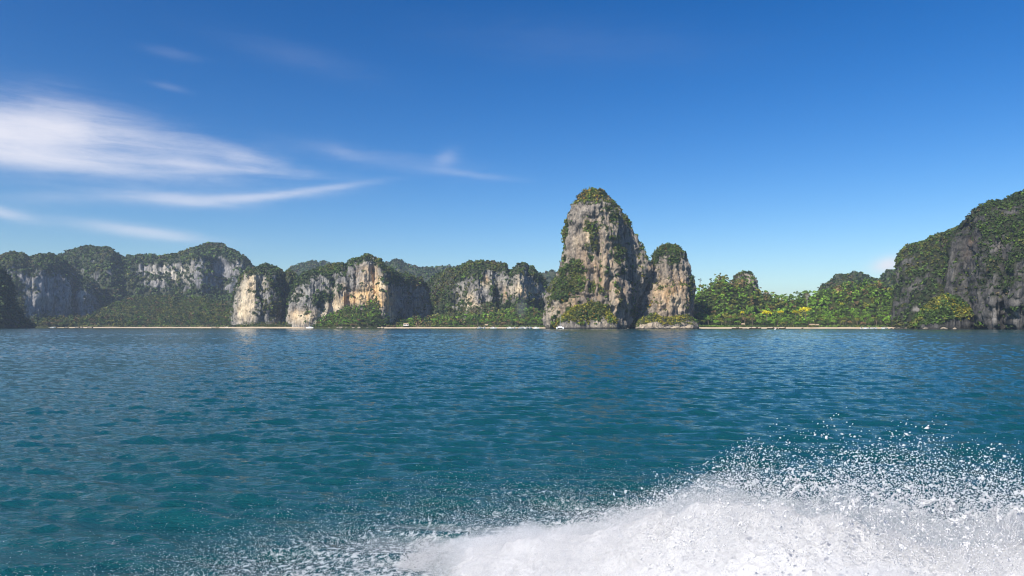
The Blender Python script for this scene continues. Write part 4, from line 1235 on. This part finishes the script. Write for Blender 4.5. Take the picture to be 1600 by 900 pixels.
gb = 'low pale rocks at the end of the beach by the rock mound'
for k, px in enumerate([1393, 1399, 1404, 1410, 1416, 1421, 1426]):
    boulder(px, 903 + (k * 3) % 6, 1.3 + 0.4 * (k % 3), 'low pale rock along the waterline between the white boats and the rock mound', gb, 770 + k, 0.6)


# ------------------------------------------------------------------ smoke over the wooded flat
def build_smoke():
    m = bpy.data.materials.new('thin_smoke')
    m.use_nodes = True
    t = NT(m.node_tree)
    t.nt.nodes.clear()
    out = t.n('ShaderNodeOutputMaterial')
    pv = t.n('ShaderNodeVolumePrincipled')
    pv.inputs['Color'].default_value = (0.75, 0.8, 0.85, 1)
    oc = t.n('ShaderNodeTexCoord').outputs['Object']
    ln = t.n('ShaderNodeVectorMath', operation='LENGTH')
    t.put(ln.inputs[0], oc)
    nz = t.noise(oc, 2.2, 4, 0.6, 0.6)
    dens = t.m('MULTIPLY', t.m('SUBTRACT', t.m('ADD', nz, 0.25), ln.outputs['Value'], clamp=True), 0.03)
    t.put(pv.inputs['Density'], dens)
    t.nt.links.new(pv.outputs[0], out.inputs['Volume'])
    nu, nv = 20, 12
    th, ph = np.meshgrid(np.linspace(0, 2 * math.pi, nu, endpoint=False), np.linspace(-math.pi / 2 + 0.02, math.pi / 2 - 0.02, nv), indexing='ij')
    D3 = np.stack([np.cos(th) * np.cos(ph), np.sin(th) * np.cos(ph), np.sin(ph)], -1)
    me = mesh('smoke', D3.reshape(-1, 3), grid_faces(nu, nv, True), m, True)
    o = obj('smoke', me)
    o.location = tuple(at(815, 482, 1150))
    o.scale = (15, 10, 26)
    tag(o, 'thin bluish smoke rising from the trees beside the tallest rock tower', 'smoke', kind='stuff')


build_smoke()


# ------------------------------------------------------------------ spray thrown up by the boat
def mat_spray():
    m, t, b = new_mat('spray_drops')
    b.inputs['Base Color'].default_value = (0.57, 0.575, 0.595, 1)
    b.inputs['Roughness'].default_value = 0.25
    b.inputs['Specular IOR Level'].default_value = 0.5
    return m


def mat_foam():
    m, t, b = new_mat('white_foam')
    pos = t.n('ShaderNodeNewGeometry').outputs['Position']
    n = t.noise(pos, 3.0, 8, 0.65, 0.3)
    t.put(b.inputs['Base Color'], t.mix(n, (0.50, 0.505, 0.52), (0.62, 0.62, 0.63)))
    b.inputs['Roughness'].default_value = 0.8
    b.inputs['Specular IOR Level'].default_value = 0.1
    f = t.noise(t.mapping(pos, scale=(14, 14, 20)), 1.0, 6, 0.7, 0.2)
    f2 = t.noise(t.mapping(pos, scale=(2.6, 2.6, 4.2)), 1.0, 5, 0.6, 0.4)
    bp = t.n('ShaderNodeBump')
    bp.inputs['Strength'].default_value = 0.5
    bp.inputs['Distance'].default_value = 0.06
    t.put(bp.inputs['Height'], f)
    t.put(b.inputs['Normal'], bp.outputs[0])
    # ragged: solid in the middle, torn into shreds towards the rim
    k = t.m('ADD', t.attr('body'), t.m('ADD', t.m('MULTIPLY', t.m('SUBTRACT', f, 0.5), 1.6), t.m('MULTIPLY', t.m('SUBTRACT', f2, 0.5), 1.2)))
    t.put(b.inputs['Alpha'], t.ramp(k, [(0.25, 0.0), (0.6, 1.0)]))
    return m


M_DROPS, M_FOAM = mat_spray(), mat_foam()
SPX = np.array([-1.9, -0.95, -0.3, 0.73, 1.4, 2.0, 2.55, 3.3, 4.0, 4.5, 5.5, 8.0])
SPY = np.array([9.9, 9.4, 8.9, 8.4, 8.0, 7.6, 7.2, 6.8, 6.5, 6.3, 6.1, 5.8])       # line of the plume's crest
SPZ = np.array([0.02, 0.16, 0.38, 0.68, 0.94, 1.20, 1.34, 1.32, 1.27, 1.33, 1.40, 1.35])  # height of its dense body
SPD = np.array([0.06, 0.10, 0.16, 0.28, 0.40, 0.58, 0.74, 0.76, 0.72, 0.74, 0.70, 0.6])      # how far drops fly above it


def plume(x, y):
    """Height of the dense white body at x, y and a 0-1 measure of how deep inside it one is."""
    yc, zc = np.interp(x, SPX, SPY), np.interp(x, SPX, SPZ)
    dy = y - yc
    sh = np.where(dy > 0, np.exp(-(dy / 0.75) ** 2), 0.72 + 0.28 * np.exp(-(dy / 1.0) ** 2))
    sh = sh * sstep(-1.55, -0.35, x) * sstep(2.2, 4.0, y)
    return zc * sh, sh


def build_spray():
    rng = np.random.default_rng(77)
    # churned body
    nx, ny = 420, 260
    X, Y = np.meshgrid(np.linspace(-2.2, 7.6, nx), np.linspace(3.6, 11.2, ny), indexing='ij')
    x, y = X.ravel(), Y.ravel()
    z, sh = plume(x, y)
    n3 = np.stack([x, y, np.zeros_like(x)], -1)
    z = z * (0.90 + 0.10 * fbm(n3 * 1.3, 4, 71)) + sh * (0.05 * fbm(n3 * 4.2, 4, 72) + 0.03 * fbm(n3 * 15, 3, 73)) - 0.05
    me = mesh('foam', np.stack([x, y, z], -1), grid_faces(nx, ny, False), M_FOAM, True)
    fattr(me, 'body', np.clip(sh * 1.15 - 0.15, 0, 1) * sstep(0.02, 0.35, z) + 0.10 * sstep(0.0, 0.1, z))
    tag(obj('foam', me), 'churned white foam thrown up beside the boat', 'foam', kind='stuff')
    # drops
    pos, rad = [], []
    n = 76000
    x = rng.uniform(-1.6, 7.2, n * 2)
    keep = rng.uniform(0, 1, n * 2) < sstep(-1.8, 2.2, x) * 0.85 + 0.15
    x = x[keep][:n]
    n = len(x)
    y = np.interp(x, SPX, SPY) + rng.normal(-0.2, 0.75, n)
    zb, sh = plume(x, y)
    up = (1 - rng.uniform(0, 1, n) ** 0.42) ** 1.15 * np.interp(x, SPX, SPD) * (1.0 + 0.45 * fbm(np.stack([x * 1.5, y * 1.5, x * 0], -1), 3, 74))
    up = np.abs(up)
    z = zb + up - 0.03
    r = 0.0030 * np.exp(rng.normal(0.15, 0.45, n)) * (0.75 + 0.6 * up) * (0.6 + 0.5 * np.interp(x, [-1, 3], [0, 1]))
    pos.append(np.stack([x, y, z], -1)); rad.append(r)
    # knots and strands of torn water: short chains of drops
    m_ = 200
    sx = rng.uniform(1.2, 7.0, m_)
    sy = np.interp(sx, SPX, SPY) + rng.normal(-0.1, 0.6, m_)
    szb, _ = plume(sx, sy)
    sz = szb + np.abs(rng.normal(0, 0.20, m_))
    for k in range(7):
        dirv = np.stack([rng.normal(0.3, 0.5, m_), rng.normal(0, 0.4, m_), rng.normal(0.35, 0.5, m_)], -1)
        if k == 0:
            cur = np.stack([sx, sy, sz], -1)
            dv = dirv / np.linalg.norm(dirv, axis=1, keepdims=True)
        else:
            cur = cur + (dv * 0.8 + dirv * 0.4) * 0.012
        pos.append(cur.copy()); rad.append(rng.uniform(0.004, 0.011, m_) * (1 - 0.06 * k))
    # a few big round drops flung highest
    b_ = 260
    bx = rng.uniform(2.0, 7.0, b_)
    by = np.interp(bx, SPX, SPY) + rng.normal(0, 0.6, b_)
    bz = plume(bx, by)[0] + rng.uniform(0.1, 0.62, b_)
    pos.append(np.stack([bx, by, bz], -1)); rad.append(rng.uniform(0.006, 0.013, b_))
    # fine rain falling back on the water left of the plume
    n = 13000
    x = rng.uniform(-8.5, 3.5, n)
    y = rng.uniform(7.5, 17, n)
    e = np.interp(x, [-8, -5, -3, -1, 1, 3.5], [9.0, 10.2, 11.6, 13.0, 13.8, 13.2])
    keep = rng.uniform(0, 1, n) < np.exp(-np.clip((y - e + 2.2), 0, None) / 1.3) * (0.05 + 0.95 * sstep(-6.5, -1.5, x))
    x, y = x[keep], y[keep]
    z = sea_level(x, y) + np.abs(rng.normal(0, 0.10, len(x))) + 0.01
    pos.append(np.stack([x, y, z], -1)); rad.append(0.0030 * np.exp(rng.normal(0.0, 0.45, len(x))))
    P = np.concatenate(pos)
    r = np.concatenate(rad)
    n = len(P)
    oct_v = np.array([(1, 0, 0), (-1, 0, 0), (0, 0, 1), (0, 0.87, -0.5), (0, -0.87, -0.5)], float)
    oct_f = np.array([(0, 3, 2), (0, 4, 3), (0, 2, 4), (1, 2, 3), (1, 3, 4), (1, 4, 2)])
    st = np.stack([rng.uniform(0.9, 2.0, n), rng.uniform(0.8, 1.2, n), rng.uniform(0.7, 1.2, n)], -1)
    V = oct_v[None] * st[:, None, :] * r[:, None, None]
    ang = rng.normal(0.25, 0.35, n)
    ca, sa = np.cos(ang)[:, None], np.sin(ang)[:, None]
    V = np.stack([V[..., 0] * ca - V[..., 2] * sa, V[..., 1], V[..., 0] * sa + V[..., 2] * ca], -1) + P[:, None, :]
    Fc = (oct_f[None] + (np.arange(n) * 5)[:, None, None]).reshape(-1, 3)
    me = mesh('spray', V.reshape(-1, 3), Fc, M_DROPS, True)
    tag(obj('spray', me), 'white drops of sea spray flying above the foam beside the boat', 'spray', kind='stuff')


build_spray()


def build_fine_spray():
    """Hundreds of thousands of millimetre drops: a cloud of points that geometry nodes turns into spheres."""
    rng = np.random.default_rng(78)
    pos, rad = [], []
    n = 330000
    x = rng.uniform(-1.9, 7.4, n)
    yc = np.interp(x, SPX, SPY)
    y = yc + np.where(rng.uniform(0, 1, n) < 0.78, rng.normal(-0.1, 0.7, n), -rng.uniform(0, 3.2, n))
    zb, sh = plume(x, y)
    torn = fbm(np.stack([x * 2.2, y * 2.2, x * 0], -1), 3, 76)
    up = (1 - rng.uniform(0, 1, n) ** 0.5) ** 1.4 * np.interp(x, SPX, SPD) * (0.85 + 0.5 * torn)
    z = zb * rng.uniform(0.88, 1.04, n) + np.abs(up) - 0.02
    k = (y > 3.2) & (sh > 0.03) & (rng.uniform(0, 1, n) < 0.35 + 0.65 * sstep(-0.35, 0.30, torn))
    pos.append(np.stack([x, y, z], -1)[k]); rad.append((0.0021 * np.exp(rng.normal(0.1, 0.4, n)))[k])
    n = 210000
    x, y = rng.uniform(-9.5, 3.5, n), rng.uniform(7.0, 17, n)
    e = np.interp(x, [-9, -5, -3, -1, 1, 3.5], [8.5, 10.2, 11.8, 13.0, 13.8, 13.4]) + 0.8 * fbm(np.stack([x * 0.8, y * 0.5, x * 0], -1), 3, 79)
    k = rng.uniform(0, 1, n) < np.exp(-np.clip(y - e + 2.4, 0, None) / 1.1) * (0.08 + 0.92 * sstep(-7, -1.5, x))
    x, y = x[k], y[k]
    z = sea_level(x, y) + np.abs(rng.normal(0, 0.12, len(x))) + 0.005
    pos.append(np.stack([x, y, z], -1)); rad.append(0.0023 * np.exp(rng.normal(0, 0.4, len(x))))
    # torn clots and strings of water: random walks of overlapping drops
    m_ = 1500
    x = rng.uniform(1.0, 7.2, m_)
    yc = np.interp(x, SPX, SPY)
    y = yc + rng.normal(-0.25, 0.6, m_)
    zb, sh = plume(x, y)
    cur = np.stack([x, y, zb + 0.06 + np.abs(rng.normal(0, 0.17, m_)) * np.interp(x, [1, 3], [0.5, 1])], -1)
    big = rng.uniform(0.35, 1.0, m_) ** 2 * np.interp(x, [1, 3, 6], [0.6, 0.9, 1.2])
    way = rng.normal(size=(m_, 3)) * np.array([1.0, 0.6, 0.8])
    home = cur.copy()
    for k in range(16):
        step = rng.normal(size=(m_, 3)) + way * 0.35
        cur = 0.8 * cur + 0.2 * home + step / np.linalg.norm(step, axis=1, keepdims=True) * (0.014 * big)[:, None]
        pos.append(cur.copy()); rad.append(big * 0.012 * rng.uniform(0.4, 1.15, m_))
    P, r = np.concatenate(pos), np.concatenate(rad)
    me = bpy.data.meshes.new('fine_spray')
    me.vertices.add(len(P))
    me.vertices.foreach_set('co', P.astype(np.float32).ravel())
    fattr(me, 'drop_radius', r)
    me.materials.append(M_DROPS)
    o = obj('fine_spray', me)
    g = bpy.data.node_groups.new('drops', 'GeometryNodeTree')
    g.interface.new_socket('Geometry', in_out='INPUT', socket_type='NodeSocketGeometry')
    g.interface.new_socket('Geometry', in_out='OUTPUT', socket_type='NodeSocketGeometry')
    gi, go = g.nodes.new('NodeGroupInput'), g.nodes.new('NodeGroupOutput')
    mp, na, sm = g.nodes.new('GeometryNodeMeshToPoints'), g.nodes.new('GeometryNodeInputNamedAttribute'), g.nodes.new('GeometryNodeSetMaterial')
    na.data_type = 'FLOAT'
    na.inputs['Name'].default_value = 'drop_radius'
    sm.inputs['Material'].default_value = M_DROPS
    g.links.new(gi.outputs[0], mp.inputs['Mesh'])
    g.links.new(na.outputs[0], mp.inputs['Radius'])
    g.links.new(mp.outputs[0], sm.inputs['Geometry'])
    g.links.new(sm.outputs[0], go.inputs[0])
    o.modifiers.new('drops', 'NODES').node_group = g
    tag(o, 'finest mist-like drops of sea spray above the foam and the pitted water beside it', 'spray', kind='stuff')


build_fine_spray()


def build_mist():
    m = bpy.data.materials.new('spray_mist')
    m.use_nodes = True
    t = NT(m.node_tree)
    t.nt.nodes.clear()
    out = t.n('ShaderNodeOutputMaterial')
    pv = t.n('ShaderNodeVolumePrincipled')
    pv.inputs['Color'].default_value = (0.97, 0.975, 0.98, 1)
    pv.inputs['Density'].default_value = 0.95
    pv.inputs['Anisotropy'].default_value = 0.1
    t.nt.links.new(pv.outputs[0], out.inputs['Volume'])
    nx, ny = 150, 90
    X, Y = np.meshgrid(np.linspace(-2.0, 8.2, nx), np.linspace(3.2, 11.0, ny), indexing='ij')
    x, y = X.ravel(), Y.ravel()
    z, sh = plume(x, y)
    n3 = np.stack([x, y, x * 0], -1)
    edge = sstep(-2.0, -1.2, x) * sstep(8.2, 7.2, x) * sstep(3.2, 4.0, y) * sstep(11.0, 10.0, y)
    zt = (z * (0.98 + 0.09 * fbm(n3 * 1.5, 4, 81)) + sh * (0.10 + 0.12 * fbm(n3 * 4.5, 4, 82))) * edge + 0.02
    top = np.stack([x, y, np.maximum(zt, 0.02)], -1)
    bot = np.stack([x, y, np.full_like(x, -0.3)], -1)
    g = grid_faces(nx, ny, False)
    n = nx * ny
    I = np.arange(n).reshape(nx, ny)
    rim = np.concatenate([I[:, 0], I[-1, 1:], I[-2::-1, -1], I[0, -2:0:-1]])
    rim2 = np.roll(rim, -1)
    sides = np.stack([rim2, rim, rim + n, rim2 + n], -1)
    me = mesh('mist', np.concatenate([top, bot]), [g, g[:, ::-1] + n, sides], m, True)
    tag(obj('mist', me), 'soft white mist hanging in the spray beside the boat', 'mist', kind='stuff')


build_mist()


# ------------------------------------------------------------------ haze
def build_haze():
    m = bpy.data.materials.new('sea_haze')
    m.use_nodes = True
    t = NT(m.node_tree)
    t.nt.nodes.clear()
    out = t.n('ShaderNodeOutputMaterial')
    pv = t.n('ShaderNodeVolumePrincipled')
    pv.inputs['Color'].default_value = (0.72, 0.84, 1.0, 1)
    pv.inputs['Density'].default_value = 0.00008
    pv.inputs['Anisotropy'].default_value = 0.2
    t.nt.links.new(pv.outputs[0], out.inputs['Volume'])
    me = box('haze', -7000, 7000, -7000, 7000, -6.0, 330, m)
    tag(obj('haze', me), 'thin bluish sea haze softening the far cliffs', 'haze', kind='stuff')


build_haze()
